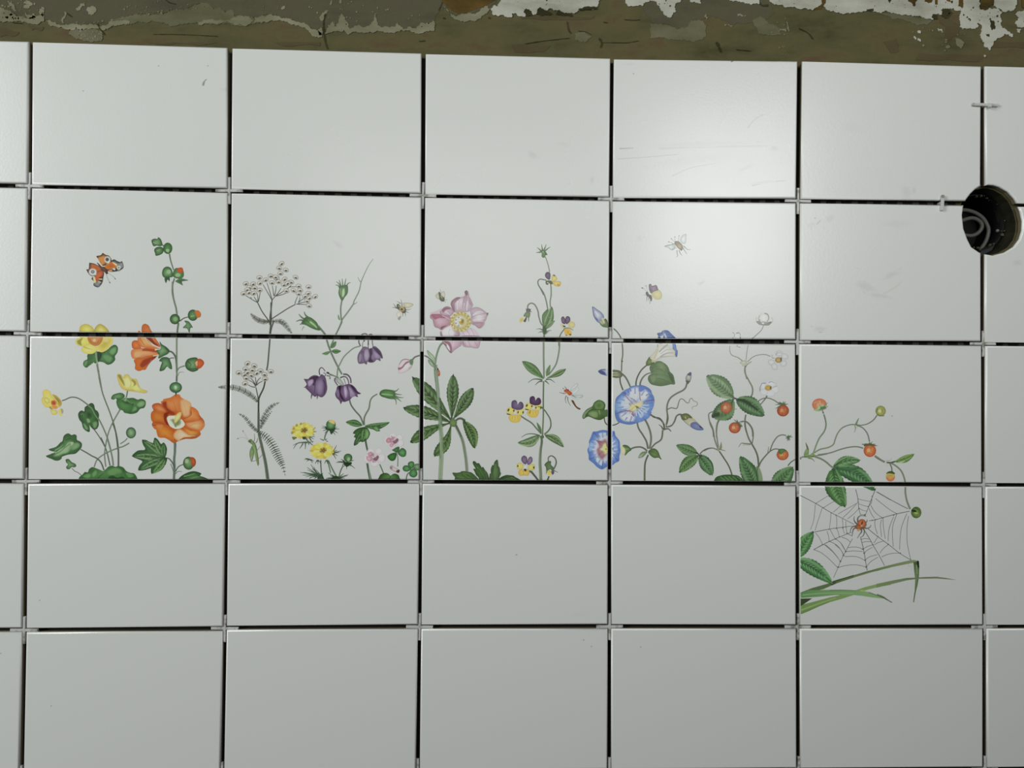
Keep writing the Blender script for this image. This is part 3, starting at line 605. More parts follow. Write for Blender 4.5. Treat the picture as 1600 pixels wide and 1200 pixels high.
for s in ('1100 330 1160 330 1210 285', '1110 360 1180 385 1260 390', '1120 400 1200 435 1290 440', '1110 430 1190 460 1250 510', '1070 450 1150 470 1165 560'): S('4a7043', s, 30, 5)
LF((600, 905), (320, 850), 115, 14, lt='629458', veins=3); LF((640, 915), (1060, 850), 110, 34, lt='629458', veins=3); P('3f6e39', '760 930 830 1000 900 995 880 970 920 930'); P('6a9b60', '790 940 840 990 870 980 840 930')
W(450, 645)
S('4a6550', '1285 420 1310 560 1330 640', 34, 30); S('4a6550', '1320 840 1340 950 1375 1120', 34, 48); S('8aa388', '1345 900 1375 1120', 8, 16)
P('2c5528', '1250 240 1170 260 1110 300 1085 345 1130 350 1100 400 1130 420 1110 470 1100 545 1160 520 1190 480 1260 480 1330 430 1365 350 1340 280 1300 240', '47783f', ol='28482a', olw=6); LF((1270, 250), (1105, 540), 90, -10, c='2f5a2b', lt='5c8c52', veins=3); LF((1280, 250), (1240, 480), 110, 0, c='3f7037', lt='6d9d5f', veins=3); P('5f9155', '1310 270 1350 330 1340 400 1300 440 1290 350', '76a56a')

# ================= yellow daisies
M('painted_yellow_daisy')
S('567059', '545 790 550 920 560 1020', 22, 20); S('567059', '650 780 680 880 710 1000', 18, 18); S('567059', '670 790 730 920 800 1050', 20, 22); S('5a7358', '920 880 880 960 850 1060 830 1110', 20, 22); S('5a7358', '660 300 620 380 610 450', 24, 20); S('4f6e50', '300 430 350 490 420 545', 20, 14)
for s in ('380 490 260 490 150 510 80 545', '320 500 180 500 120 550 90 605', '250 510 220 560 190 600', '290 510 290 560 285 610', '340 500 350 540', '390 480 430 480', '600 460 560 445 530 430', '620 460 650 430', '640 470 670 480'): S('3c5a40', s, 20, 5)
def fern(x, y, rays, c='35563a'):
    for dx, dy in nums(rays): S(c, [(x, y), (x+dx*.55, y+dy*.5-6), (x+dx, y+dy)], 20, 5)
fern(340, 400, '40 70 90 40 110 0 70 100 -40 60'); fern(370, 330, '110 -15 90 -90 70 50 60 -60', '2f4f33')
fern(700, 280, '-90 -60 -130 -60 -140 -30 -120 20 -90 60 60 60 90 90 130 60 160 -10 120 -40 20 70 40 60', '335238')
fern(960, 830, '-160 0 -140 -20 -80 -60 -60 50 20 110 90 60 160 100 140 -40 120 -30 -30 70 60 60', '2c4a30')
fern(740, 680, '150 -45 120 -20 90 40 80 -60 60 90 70 -140', '335238'); fern(640, 790, '20 60 60 50 -30 60', '335238'); fern(500, 790, '0 70 -50 60 40 50 -30 20', '335238'); fern(370, 780, '-100 0 -90 -20 -60 30 40 60 60 30', '335238')
fern(560, 1060, '-60 -40 -90 -110 -160 -130 -240 -110 -300 -70 -360 -70 -130 40 -200 20 20 -60', '33543c'); fern(500, 1040, '-120 -30 -210 30 -180 -130 -60 60 -150 60 -70 -140 -260 0 -120 -180', '33543c'); fern(800, 1090, '-170 0 -130 -90 -100 -40 -60 -60 -180 20 -90 20', '2c4c33'); fern(840, 1090, '150 -40 170 -60 90 -80 110 0 60 -50 70 20', '2f5036')
P('24421f', '520 1050 560 1020 590 1070 600 1130 480 1130', '33543c'); P('24421f', '740 1080 800 1050 860 1080 860 1130 720 1130')
for cx, cy, a0 in ((270, 290, 0), (585, 625, .2)):
    k = 1 if cx == 270 else 1.0
    petals(cx-20, cy+8, 40, 205 if cx == 270 else 210, 17, ['c8b33e', 'd9c44a', 'e2d062', 'bfa83a', 'd6c04c'], .68, a0); petals(cx-5, cy-4, 30, 165, 15, ['e3d25e', 'd8c552', 'ece07c', 'cdb844'], .70, a0+.2, .8)
    E('8e7a30', cx, cy, 62, 46, -20, 'a8903a'); E('5a4420', cx+5, cy+2, 34, 24, -20, '8e6e34')
    for q in range(10): E('cbb45a' if q % 2 else '6e5526', cx+46*math.cos(q*.63), cy+34*math.sin(q*.63), 8, 7)
for x, y in nums('70 335 95 265 145 210 215 185'): E('8a8340', x, y, 18, 22, 20, 'a89a48')
P('6c7238', '70 400 150 410 100 450 80 440'); P('2f4a2a', '240 400 300 400 290 440 250 440')
E('376338', 715, 200, 78, 82, 0, '6ea068', ol='2c4d2e', olw=6); P('c9b46a', '670 140 720 120 770 140 780 190 740 180 700 160', 'd8c080'); E('a6c598', 710, 155, 16, 10); P('28482a', '630 240 700 270 790 250 770 300 720 360 690 300 640 280')
E('355f35', 1000, 750, 70, 68, 0, '5b8c56', ol='2c4d2e', olw=7); E('8fb58a', 1010, 775, 26, 34, 20); P('1f3d1f', '920 790 970 830 1050 820 1060 850 980 900 930 850')

# ================= pink wood sorrel and clover leaves
M('painted_wood_sorrel')
W(540, 660, 13.333)
for cx, cy, pet in ((600, 740, '520 610 75 70 690 600 70 65 455 750 80 90 600 850 85 70 750 740 75 90'), (1010, 380, '985 290 75 75 1120 320 70 70 880 380 80 90 960 480 75 75 1140 430 70 75')):
    v = [float(t) for t in pet.split()]
    for k in range(0, len(v), 4): E('cdbfc6', v[k], v[k+1], v[k+2], v[k+3], 0, 'd8cfd4', ol='a8a0a2', olw=5)
    for k in range(0, len(v), 4):
        t = .55 if k in (8, 0, 12) else .35; x, y = mix((cx, cy), (v[k], v[k+1]), t); E('b78da0' if k in (0, 8, 12) else 'cdb4c0', x, y, v[k+2]*.6, v[k+3]*.5, 0, 'd0aabb' if k != 0 else 'b98ba2')
    P('6b4a58', [(cx-20, cy+10), (cx+20, cy-10), (cx+70, cy-50), (cx+95, cy-10), (cx+60, cy+40), (cx+20, cy+60), (cx-20, cy+40)], '8f6478')
    S('86616e', [(cx-60, cy-100), (cx-10, cy-20)], 14, 6, raw=True); S('9c6c80', [(cx-130, cy+40), (cx-30, cy+20)], 16, 6, raw=True); S('9c6c80', [(cx-30, cy+100), (cx, cy+30)], 16, 6, raw=True)
P('b87f98', '430 720 480 700 540 740 520 800 460 800', 'd4a4b8'); P('aa6f88', '470 640 530 610 560 660 520 700 480 690', 'c79aae'); P('a86c80', '840 380 880 320 940 330 950 390 900 430 860 420', 'c493a6'); P('b5809a', '910 470 960 440 1000 480 950 520', 'cfa2b4')
S('5f745e', '710 870 750 960 790 1060', 24, 26); S('66806a', '1070 640 1090 760 1085 920', 16, 22); S('56705a', '1320 1040 1280 1100 1260 1200', 22, 26)
P('2b5e30', '1000 560 1060 520 1110 510 1115 560 1090 610 1060 630 1010 600 970 575', '447f48', ol='244a28', olw=7)
P('2d6634', '1090 630 1140 560 1190 535 1250 580 1260 640 1240 700 1180 715 1120 680', '5c9a5e', ol='244a28', olw=7); P('1f5420', '1055 640 980 640 900 680 875 720 920 780 970 800 1020 780 1050 720', '3c8038', ol='244a28', olw=7)
P('2f6836', '1300 860 1340 820 1400 815 1430 860 1410 920 1380 960 1320 930', '5a975c', ol='244a28', olw=7); P('2c6432', '1190 960 1220 905 1290 900 1350 950 1360 980 1290 1020 1220 1010', '5a9a5c', ol='244a28', olw=7); P('2f6836', '1370 980 1440 960 1490 1040 1480 1110 1420 1145 1350 1120 1325 1060', '57985a', ol='244a28', olw=7); P('486f48', '1400 930 1430 880 1500 860 1570 880 1600 930 1580 980 1480 995', '7da57c', ol='3a5a3c', olw=6)
P('2a4f22', '700 1140 740 1080 820 1055 890 1070 945 1120 980 1080 1040 1070 1100 1100 1120 1150 1115 1230 700 1230', '507f44', ol='244524', olw=7); S('1f3d18', '940 1120 900 1200', 12, 6); S('1f3d18', '820 1200 900 1150', 10, 5)
M('painted_caterpillar')
P('b09aa0', '930 910 980 900 1020 940 1090 970 1125 1000 1100 1050 1050 1040 1000 1010 930 970', 'c9b9bc', ol='7c6a6e', olw=5); P('4c2f34', '1060 1000 1120 990 1110 1050 1060 1035'); P('8c7478', '930 930 970 920 970 970 935 965')
# ================= pink anemone
M('painted_anemone')
W(615, 520)
S('647c66', '830 60 830 150 770 220 720 360 695 500 685 620 700 780 725 950 740 1200', 34, 30, '7f9c80'); S('4e5a4c', '300 470 350 410 410 385 470 375 540 390 600 430 650 480 690 560', 24, 18)
P('7fa07c', '560 290 620 340 670 390 700 470 690 500 640 430 580 370', 'a3c2a0', ol='506f4e', olw=7); P('6c9068', '575 450 620 470 660 520 690 560 660 570 600 520', '9cbc96', ol='506f4e', olw=7)
P('c8b4ba', '80 580 100 520 150 460 220 445 270 470 310 490 310 550 270 610 230 630 160 665 90 665', 'd9cdd0', ol='8e7480', olw=6); S('7a4f64', '260 455 200 440 140 460 90 530', 14, 7); P('8e5f72', '80 580 130 570 200 490 270 470 260 490 200 530 150 590 90 620'); P('5d7c5c', '270 450 310 440 330 480 310 540 270 520'); P('a9aca4', '240 600 290 550 310 550 280 600')

W(625, 570)
for a in (((850, 920), (195, 195), 250, 10), ((850, 960), (40, 715), 215, 30), ((860, 900), (885, 150), 200, 4), ((890, 900), (1220, 380), 205, 10)):
    LF(a[0], a[1], a[2], a[3], c='46683a', lt='66885a', dk='243c1c', serr=5, veins=6, fat=.60)
for a in (((830, 970), (165, 1300), 200, 40), ((850, 1000), (565, 1530), 190, -60)):
    LF(a[0], a[1], a[2], a[3], c='46683a', lt='62874e', dk='2a4520', serr=5, veins=5, fat=.66)
S('39502f', '930 930 970 900 1020 895 1080 930', 26, 34); LF((1050, 920), (1245, 1400), 190, -50, c='3f6033', lt='6a8f4e', dk='2a4520', serr=5, veins=6, fat=.5)
S('55704e', '930 1020 990 1140 1040 1260 1070 1400 1100 1600 1120 1860', 34, 36, '6f8468'); S('2f4229', '930 1000 980 1100 1030 1200', 24, 10)
P('56763f', '840 930 870 900 930 925 940 980 910 1030 860 1020 830 990', '6f9050', ol='35502a', olw=5)
W(625, 570); S('647c66', '590 0 605 220 625 420 640 680 660 840 680 1100 690 1240 690 1500 665 1960', 44, 56, '83a07c'); S('8fae8e', '590 100 615 320 640 620', 12, 14); S('90ad86', '672 1200 680 1500', 14, 12)
W(700, 680, 13.333)
def jag(s, c1, c2, vein): P(c1, s, c2, ol='223a1e', olw=7); [S(x[1], x[0], 16, 7) for x in vein]
jag('100 780 180 785 265 770 270 755 350 750 410 765 480 775 560 840 640 930 660 1000 160 1000 150 880 110 820', '3d5f30', '4e743d', (('280 820 360 870 440 920', '1f3d16'), ('380 820 470 870 560 930', '24431c'), ('180 860 260 870 330 920', '5f8850'), ('320 780 420 800 480 830', '5c8050')))
jag('520 550 560 545 600 590 640 585 700 680 725 660 760 720 810 780 840 860 860 1000 680 1000 640 880 590 830 560 760 530 700 580 700 530 610', '34522c', '456e38', (('600 650 670 760 730 850', '5c8548'), ('620 700 700 820 740 920', '1d3916'), ('760 740 800 830 820 930', '5f7f58')))
jag('1020 510 1035 560 1045 640 1070 680 1080 760 1095 800 1060 880 1050 1000 880 1000 870 810 895 800 895 700 930 620 950 640 970 560', '3a5a30', '55774a', (('985 600 970 720 960 860', '6c9156'), ('1010 700 1000 820 970 930', '66885a'), ('940 680 930 780 940 880', '2a4520')))
jag('1060 920 1110 870 1170 845 1220 830 1290 835 1360 845 1390 870 1450 900 1510 940 1550 1000 1050 1000', '304d28', '47693a', (('1120 900 1220 870 1320 880', '1d3916'), ('1300 880 1360 890 1420 930', '64874c')))
W(655, 445, 13.333, 205)
P('a98a9a', '450 970 470 1080 520 1180 640 1200 760 1160 850 1010 700 900 560 860', 'd2c2cc', ol='84647a', olw=6); P('cdbac6', '880 960 1000 950 1070 900 1180 960 1240 1060 1200 1160 1180 1260 1000 1300 900 1240 880 1100', 'd6c8d2', ol='a08898', olw=4)
for s in ('640 920 660 1000 700 1080', '740 960 760 1060 780 1160', '1060 900 1120 980 1150 1090', '900 980 940 1040 960 1120', '1000 960 1040 1020 1060 1100'): S('8f7384', s, 9, 5)
P('8a6478', '450 1000 480 1000 520 1080 640 1120 760 1110 860 1120 900 1180 840 1240 640 1280 500 1230')
W(615, 520, 10.667, 196)
P('b18ea2', '800 60 1120 60 1125 200 1080 240 1010 290 960 335 925 280 900 220 830 160', 'c3a6b6', ol='6f4358', olw=6); S('6f4358', '850 190 900 270 950 335', 12, 12); P('8a5a72', '830 140 930 150 970 230 970 320 950 330 930 230'); P('d9d0d4', '880 180 920 220 940 300 910 260')
P('b597a8', '1130 60 1440 60 1440 160 1410 250 1330 250 1290 240 1200 235 1145 200', 'c4acba', ol='7a566a', olw=7); S('8c7184', '1230 100 1260 160 1280 230', 8, 6); S('8c7184', '1330 90 1360 160 1400 230', 8, 6); S('d5c6d0', '1000 130 1000 220', 10, 6); S('d5c6d0', '1200 120 1230 200', 10, 6); S('77566c', '1150 140 1170 190 1210 220', 12, 6)
W(655, 445, 13.333, 205)
P('c6b0bc', '215 590 300 560 420 510 470 480 400 600 300 620'); P('a77a90', '225 670 240 620 320 600 430 610 560 640 640 660 660 760 640 840 560 880 500 900 460 945 400 900 350 890 310 850 280 730 240 700', 'c7a2b6', ol='7c4f66', olw=7); P('95506c', '250 620 340 605 450 630 560 690 420 690 320 720', 'a8607e'); P('7b4a62', '450 880 540 850 640 850 520 910 465 940'); S('d6c8d0', '480 640 560 680 640 720', 14, 8); S('c9a0b4', '400 860 480 800 620 770', 16, 8)
P('b391a4', '430 590 470 520 540 460 620 455 680 510 720 560 660 640 600 640 520 640', 'c6aab8', ol='6f4358', olw=10); P('8a5c74', '480 520 560 465 640 480 640 510 560 520 500 580'); S('d9ccd4', '540 560 600 600 660 620', 14, 7); S('7c5a6c', '600 540 650 600', 8, 5)
P('b79bab', '665 430 670 360 700 310 760 270 840 260 930 240 960 190 950 150 980 120 1015 140 1035 200 1040 250 1080 320 1110 400 1120 420 1080 500 1020 560 880 560 740 570 700 510', 'd2c2cc', ol='8a6c7e', olw=6)
P('8c5c76', '665 440 670 360 720 300 790 265 860 270 800 310 740 370 730 460 740 560 700 510', 'a47f94'); P('7a5468', '950 150 985 120 1010 150 1010 210 970 220'); P('a78a9a', '930 250 1000 230 1000 330 960 460 940 540 900 440', 'b8a0ae'); S('efe9ec', '800 330 790 420 800 520', 34, 14); S('ded2da', '940 380 930 460 940 540', 18, 10); S('ded2da', '1000 340 1000 450 990 540', 22, 14); P('ad8ea0', '1040 260 1080 330 1110 410 1060 430 1030 360')
P('b69aac', '1060 520 1100 490 1170 465 1260 480 1340 530 1400 580 1440 590 1410 660 1380 740 1350 770 1360 800 1320 870 1260 905 1200 870 1150 830 1080 800 1080 640', 'd4c6ce', ol='8a6c7e', olw=6)
S('8d6c80', '1100 680 1200 630 1320 610 1430 590', 10, 7); S('9c8494', '1090 620 1160 550 1260 510', 9, 5); S('e6dee2', '1120 640 1240 560 1330 570', 26, 12); P('a98494', '1100 800 1200 770 1330 780 1300 860 1250 900 1190 860', 'b898a8'); S('e2d8de', '1120 740 1240 720 1360 700', 22, 10); S('8a6074', '1090 770 1200 800 1300 790', 8, 5); P('6d6a66', '1400 600 1440 585 1420 640')
P('d6ccd4', '470 970 500 920 560 880 640 860 720 960 740 1000 700 1075 480 1075', 'e4dee2'); S('8f6b80', '460 1000 480 1070', 26, 20); S('a78a9a', '640 920 620 1000 640 1080', 8, 4)
E('b3a556', 865, 765, 215, 205, 0, 'd3cb8c'); 
for q in range(46):
    a = q*.1366; rr = 160+28*((q*7) % 3-1); x, y = 865+rr*1.03*math.cos(a), 765+rr*.97*math.sin(a)
    S(('8a7d30', 'd9cf80', 'c0b04a')[q % 3], [(x, y), (x+30*math.cos(a), y+30*math.sin(a))], 14, 9, raw=True)
for q in range(30): a = q*.209; E(('dcd6a0', '9a8e44')[q % 2], 865+192*math.cos(a), 765+186*math.sin(a), 16, 12)
E('c3c3c0', 850, 765, 118, 118, 0, 'cfd0cf'); 
for q in range(14): a = q*.4488; E(('8a8b8a', 'e3e3df')[q % 2], 840+82*math.cos(a), 765+84*math.sin(a), 17, 13)
E('bda743', 885, 770, 62, 72, 0, 'a88a1e'); E('8e6210', 905, 755, 20, 42, 10); E('e0d9a8', 850, 740, 22, 26)

# ================= bees
M('painted_bee')
W(600, 440, 14.545, 200)
P('aeb096', '430 490 500 480 600 490 660 510 650 550 580 590 500 600 450 560', 'cdcdb4', ol='84866e', olw=5); P('c3c5b4', '330 670 370 700 390 790 350 830 300 800 280 740', 'd6d8cc', ol='9ea08e', olw=4); P('8e9290', '310 830 390 780 370 850 345 880')
for s in ('410 560 400 470 385 400', '380 500 330 470 290 440', '290 600 240 540 210 500', '300 610 240 590 180 585', '480 640 550 640 620 620', '470 670 520 690 570 710', '420 700 430 750 430 800', '460 690 490 740 485 790'): S('4f5240', s, 20, 4)
P('3f4428', '290 520 340 510 370 560 440 570 490 600 500 680 460 720 390 690 330 640 300 610', '5c6040'); E('a8926a', 410, 625, 60, 58); E('3a2c12', 405, 630, 28, 26); E('7c9456', 350, 555, 30, 24)
P('a9ac9a', '1170 310 1240 250 1260 330 1270 400 1200 380', 'c3c5b8', ol='85887a', olw=4); P('b0b2a6', '1290 260 1360 215 1385 290 1370 370 1310 320', 'c9cabf', ol='85887a', olw=4)
P('3c4228', '1240 240 1280 250 1300 320 1370 370 1370 440 1330 455 1270 420 1250 340', '5a6040'); S('b9b98e', '1290 330 1330 380', 16, 8); S('4f5240', '1290 240 1275 170', 8, 4); S('5d604e', '1370 420 1440 410', 8, 4); S('5d604e', '1360 440 1410 470', 8, 4); S('8d9080', '1300 440 1300 500', 6, 3)
W(990, 360, 10, 222)
P('aab0ae', '480 250 540 225 600 220 650 240 640 290 590 310 540 270', 'd5dbd8', ol='8a8f8c', olw=4); P('b9bec0', '730 150 750 90 820 55 820 130 810 200 760 205', 'd9dde0', ol='93989a', olw=4)
S('6c7268', '490 250 560 235 600 225', 10, 4); S('7d837e', '600 300 640 280 680 270', 9, 4)
for s in ('700 170 705 130 710 85', '650 180 645 140 645 100', '660 190 620 160 590 130', '620 210 590 190 550 180'): S('8c8f86', s, 6, 5); E('77796e', float(s.split()[-2]), float(s.split()[-1]), 9, 8)
for s in ('780 240 820 280 850 300 890 298', '770 270 800 320 835 370', '710 310 730 360 760 395', '680 310 680 360 690 390 670 420', '600 210 650 215 680 220'): S('6a6754', s, 13, 6)
P('5c5132', '650 170 700 170 740 200 770 250 760 310 720 300 680 260 640 210', '8a7848'); E('a29460', 720, 250, 22, 28, -30); E('3f3826', 745, 305, 12, 14)

M('painted_ladybird')
# ================= heartsease
M('painted_heartsease')
W(800, 370, 13.333, 206)
S('66795f', '690 410 730 510 760 620 785 730', 18, 18); S('5d6f58', '720 910 650 890 580 885 540 930 550 1000 600 1090 660 1210', 22, 26); S('66795f', '805 980 815 1080 815 1200', 22, 24)
for s in ('640 300 625 220 615 155', '660 290 690 220 715 155', '680 300 740 250 800 210', '610 300 570 260 520 220', '600 320 550 325 500 330'): S('46683a', s, 34, 5)
P('3f6a32', '590 290 650 280 700 310 735 370 700 385 690 400 680 430 640 435 615 400 620 350', '5c8a4a'); E('c3cfb4', 648, 315, 10, 16); P('3a5a33', '690 340 740 375 690 380')
P('4d3b50', '690 790 720 740 780 740 800 800 785 890 740 880 700 840', '715a74', ol='33263a', olw=6); P('c3b560', '830 850 850 800 880 790 940 860 920 910 870 930 830 930', 'd8cc7c', ol='8f8a4a', olw=4); P('5b5a3c', '850 800 880 790 905 810 880 825'); P('c8b04c', '840 940 920 930 990 930 1020 960 1000 1020 950 1035 880 1010', 'dcc870', ol='a8843a', olw=6); P('bf8f3a', '940 980 1000 1000 960 1035')
P('4f5c3e', '700 930 760 910 820 920 850 980 800 990 770 960 750 1000 710 990'); E('d3d8c8', 745, 955, 16, 12)
W(800, 450, 13.333, 206)
S('5d6f58', '590 0 660 110 710 260 745 440', 24, 24); S('66795f', '815 0 815 150 795 280 800 400', 24, 22); S('5d6f58', '325 430 330 370 370 325 430 320 490 370 540 480 560 600 600 730 650 790', 24, 24); S('6a8064', '660 880 670 1000 660 1080 660 1200', 34, 34); S('66795f', '1100 850 1040 920 1000 1000 975 1100 975 1200', 24, 24)
LF((660, 860), (830, 380), 190, 30, c='567f4c', lt='88ab7a', dk='3c5f33', veins=2); P('4c7642', '640 760 625 680 630 560 690 480 740 440 760 470 700 560 670 680 660 800', '5f8a52'); LF((710, 850), (895, 675), 80, -8, c='567f4c', lt='93b388', dk='4a6a42', veins=2)
for s in ('640 880 580 850 500 860', '660 920 600 910 545 935', '700 920 760 890 825 885', '690 960 730 930 770 910'): S('4c6b44', s, 26, 5)
P('3c5c34', '640 800 690 790 720 860 700 950 660 960 640 900')
E('5a4a5c', 340, 465, 50, 40, 0, '6d5f6c'); P('5d7a4c', '240 570 290 500 330 490 380 500 370 600 330 620 300 590 260 600', '7a9468'); for_ = [S('5b5260', s, 16, 4) for s in ('320 440 280 435', '380 450 400 430', '380 480 415 505')]; P('d4c883', '150 690 160 640 210 610 240 620 240 680 210 715 160 715', 'c2b46c'); P('4f3f34', '300 590 310 620 280 710 240 690 270 640'); S('74806c', '345 560 345 640 345 700', 30, 10)
P('4e3555', '1030 620 1070 595 1100 640 1110 720 1100 750 1050 730 1030 680', '7a6082', ol='33233c', olw=7); P('4e3555', '1110 660 1130 600 1170 590 1205 620 1210 680 1180 720 1130 750', '7d6586', ol='33233c', olw=7); P('c9c07c', '1170 740 1230 700 1290 720 1310 780 1270 830 1200 820', 'd3cc92', ol='8a8450', olw=5); P('cfc88c', '1020 790 1020 750 1060 760 1090 800 1060 840', ol='8a8450', olw=4); P('4a3b4a', '1060 780 1110 790 1110 820 1070 810'); P('d8b848', '1090 870 1140 840 1210 870 1240 940 1230 990 1180 975 1140 995 1100 950', 'dba63c', ol='b08c38', olw=5); E('5f4420', 1212, 972, 22, 18); E('6e5024', 1130, 985, 16, 12); S('8a5c24', '1160 900 1170 960', 10, 5); S('4d6e42', '1080 850 1160 830 1220 850 1275 880', 20, 8)
W(780, 530, 10.667, 200)
S('647a5c', '740 20 740 300 745 500 745 650', 28, 22); S('647a5c', '740 700 735 1000 735 1300 720 1620', 26, 26); S('647a5c', '1005 20 1000 180 960 380 910 480 820 600', 22, 20); S('93a88a', '733 30 733 400', 7)
LF((740, 660), (380, 365), 150, 10, c='4f7a42', lt='6f9a5e', dk='3f6336', veins=2, fat=.55); LF((790, 620), (850, 425), 66, -6, c='557a4a', lt='88a878', dk='45663d', veins=1); LF((800, 645), (1115, 495), 95, 14, c='4f7044', lt='87a66c', dk='3a5532', veins=1, fat=.6)
for s in ('720 680 640 665 560 670 480 725', '720 700 660 710 600 765', '780 670 850 670 930 725', '760 690 800 720 830 755'): S('44603f', s, 26, 5)
W(780, 600, 10.667, 197)
S('4e6449', '660 375 740 420 800 500 850 590 860 700 820 780 750 840', 18, 22); S('4e6449', '340 520 430 580 540 650 620 740 700 830', 20, 20); S('6d8766', '730 820 740 400', 10); LF((700, 820), (625, 640), 50, 6, lt='7ea276', veins=1)
LF((680, 860), (305, 980), 150, -50, c='58794c', lt='93b087', dk='5a7a50', veins=4, w2=170); LF((760, 850), (1080, 1055), 130, -36, c='4f7044', lt='8aaa7c', dk='4e6e46', veins=4); S('3e5a34', '680 860 560 830 450 840 370 890', 18, 6); S('3e5a34', '770 850 860 880 950 960 1020 1030', 16, 6)
S('42583d', '700 880 710 960 690 1100 680 1300 690 1500 695 1640', 30, 44, '657c5e'); S('8da685', '690 960 676 1200 684 1560', 8, 10); P('54714b', '680 870 740 860 740 900 700 910')
def pansy(x, y, k, pur, s0=-1):
    def T(s): return [(x+px*k, y+py*k) for px, py in nums(s)]
    P('d6c660', T('-140 10 -110 -40 -40 -30 0 10 -30 60 -90 80 -130 50'), 'ded076', ol='8a8440', olw=4*k); P('d6c660', T('20 20 90 -20 140 -10 140 50 100 90 40 70'), 'ded076', ol='8a8440', olw=4*k)
    P('d3b24a', T('-110 130 -80 90 -20 80 60 90 100 110 70 190 20 210 -60 200'), 'e0c25c', ol='b0883a', olw=5*k); P('4a4428', T('-130 10 -110 -20 -90 -10 -110 30')); P('4a4428', T('40 30 60 20 60 50 40 60')); P('5a5630', T('-140 60 -80 70 -80 85 -130 80')); P('4a4428', T('120 30 145 30 130 70')); S('8b6a2a', T('0 110 0 170'), 7*k, 4*k, raw=True); S('8b6a2a', T('-40 110 -50 160'), 6*k, 3*k, raw=True); S('8b6a2a', T('40 110 50 160'), 6*k, 3*k, raw=True)
    P(pur[0], T('-60 -80 -50 -140 0 -160 30 -130 40 -80 80 -130 120 -120 140 -60 110 -10 40 0 0 -10 -50 -30'), pur[1], ol='3a2848', olw=6*k); E('e6dad8', x, y+38*k, 20*k, 14*k); E('7a3f3a', x-22*k, y+15*k, 14*k, 22*k)
pansy(265, 430, 1, ('5a4666', '79658a')); pansy(565, 355, .95, ('43284f', '5c3f68')); S('3f5232', '640 380 700 380 730 400', 16, 8); S('6d6420', '500 490 520 440', 18, 10)
W(780, 655, 10.667, 194)
S('33452f', '530 870 580 930 650 1020 700 1100', 30, 24); S('5d7258', '820 710 820 640 870 610 930 650 950 730 910 830', 18, 26); S('4c6148', '830 950 800 1030 780 1080', 26, 30)
P('66506e', '370 680 380 630 420 608 460 640 465 700 440 750 400 730', '86708e', ol='4a3552', olw=6); P('6f5878', '465 730 490 650 530 625 555 670 540 720 490 760', '8e7a98', ol='4a3552', olw=6)
P('cfc060', '295 790 310 740 360 730 400 770 400 810 340 835 310 830', 'dccc78', ol='8a8040', olw=5); P('cfc060', '480 790 540 750 590 770 585 830 540 850 490 820', 'dccc78', ol='8a8040', olw=5); P('d0aa48', '325 900 330 860 380 835 420 860 480 830 500 880 480 935 430 935 400 930 350 940', 'e0bf5a', ol='a07e34', olw=6); E('54502c', 310, 780, 12, 20); E('54502c', 575, 805, 14, 22); P('3c3a20', '410 830 450 830 450 870 420 860'); E('e9e0d6', 430, 800, 26, 16); S('8a6a28', '400 860 410 930', 7, 4); P('3f6a38', '500 850 550 870 530 890 505 880')
P('4c6a44', '755 760 800 710 860 700 860 760 900 800 910 860 880 860 850 830 820 850 790 890 780 800', '66825a', ol='3a5434', olw=5); P('cfc060', '800 870 840 850 870 900 850 945 815 930'); P('66506e', '865 870 910 860 915 900 885 925'); S('5d7258', '910 850 940 870 980 885', 16, 6); S('74906a', '790 850 780 920', 18, 5)
P('bfa43c', '0 0 0 0 0 0'.replace('0 0 0 0 0 0', '830 860 850 860 845 900'))

M('painted_ladybird')
W(615, 520, 10.667, 196)
E('a64a30', 748, 668, 26, 56, -8, 'c87a55', ol='6a3c2a', olw=4); P('2a1e1a', '720 580 745 595 748 622 722 622'); E('3a1c14', 740, 650, 6, 8); E('3a1c14', 755, 690, 6, 8)

M('painted_dragonfly')
W(780, 530, 10.667, 198)
P('b9c0be', '1190 840 1240 780 1300 735 1310 770 1250 820 1200 860', 'd0d5d2', ol='7e8684', olw=5); P('c4cac8', '1210 890 1270 850 1310 800 1320 840 1270 900 1220 905', 'd2d6d4', ol='8b9290', olw=4); P('a9b0b0', '1220 930 1300 930 1390 935 1380 970 1340 975 1280 960', 'c2c8c8', ol='6f7878', olw=5); P('c2c8c6', '1210 945 1280 965 1340 975 1300 1005 1240 985', ol='7e8684', olw=4); S('4c5450', '1210 930 1250 960 1290 990', 12, 5)
for s in ('1120 940 1100 1000 1120 1070', '1140 960 1150 1040 1190 1110', '1090 900 1050 900 1000 885', '1130 850 1110 810 1085 785', '1080 830 1055 815'): S('57604e', s, 14, 5)
P('a0492c', '1080 850 1130 830 1160 850 1200 880 1215 900 1200 930 1160 935 1130 900 1090 880', 'bf5f3a'); E('5f2a1c', 1150, 850, 12, 14); S('b25a38', '1060 905 1120 905', 12, 8); P('5c3a2c', '1200 1020 1240 1025 1270 1090 1310 1130 1355 1155 1340 1175 1290 1150 1240 1090'); S('b0684c', '1250 1050 1290 1120 1330 1150', 8, 4)

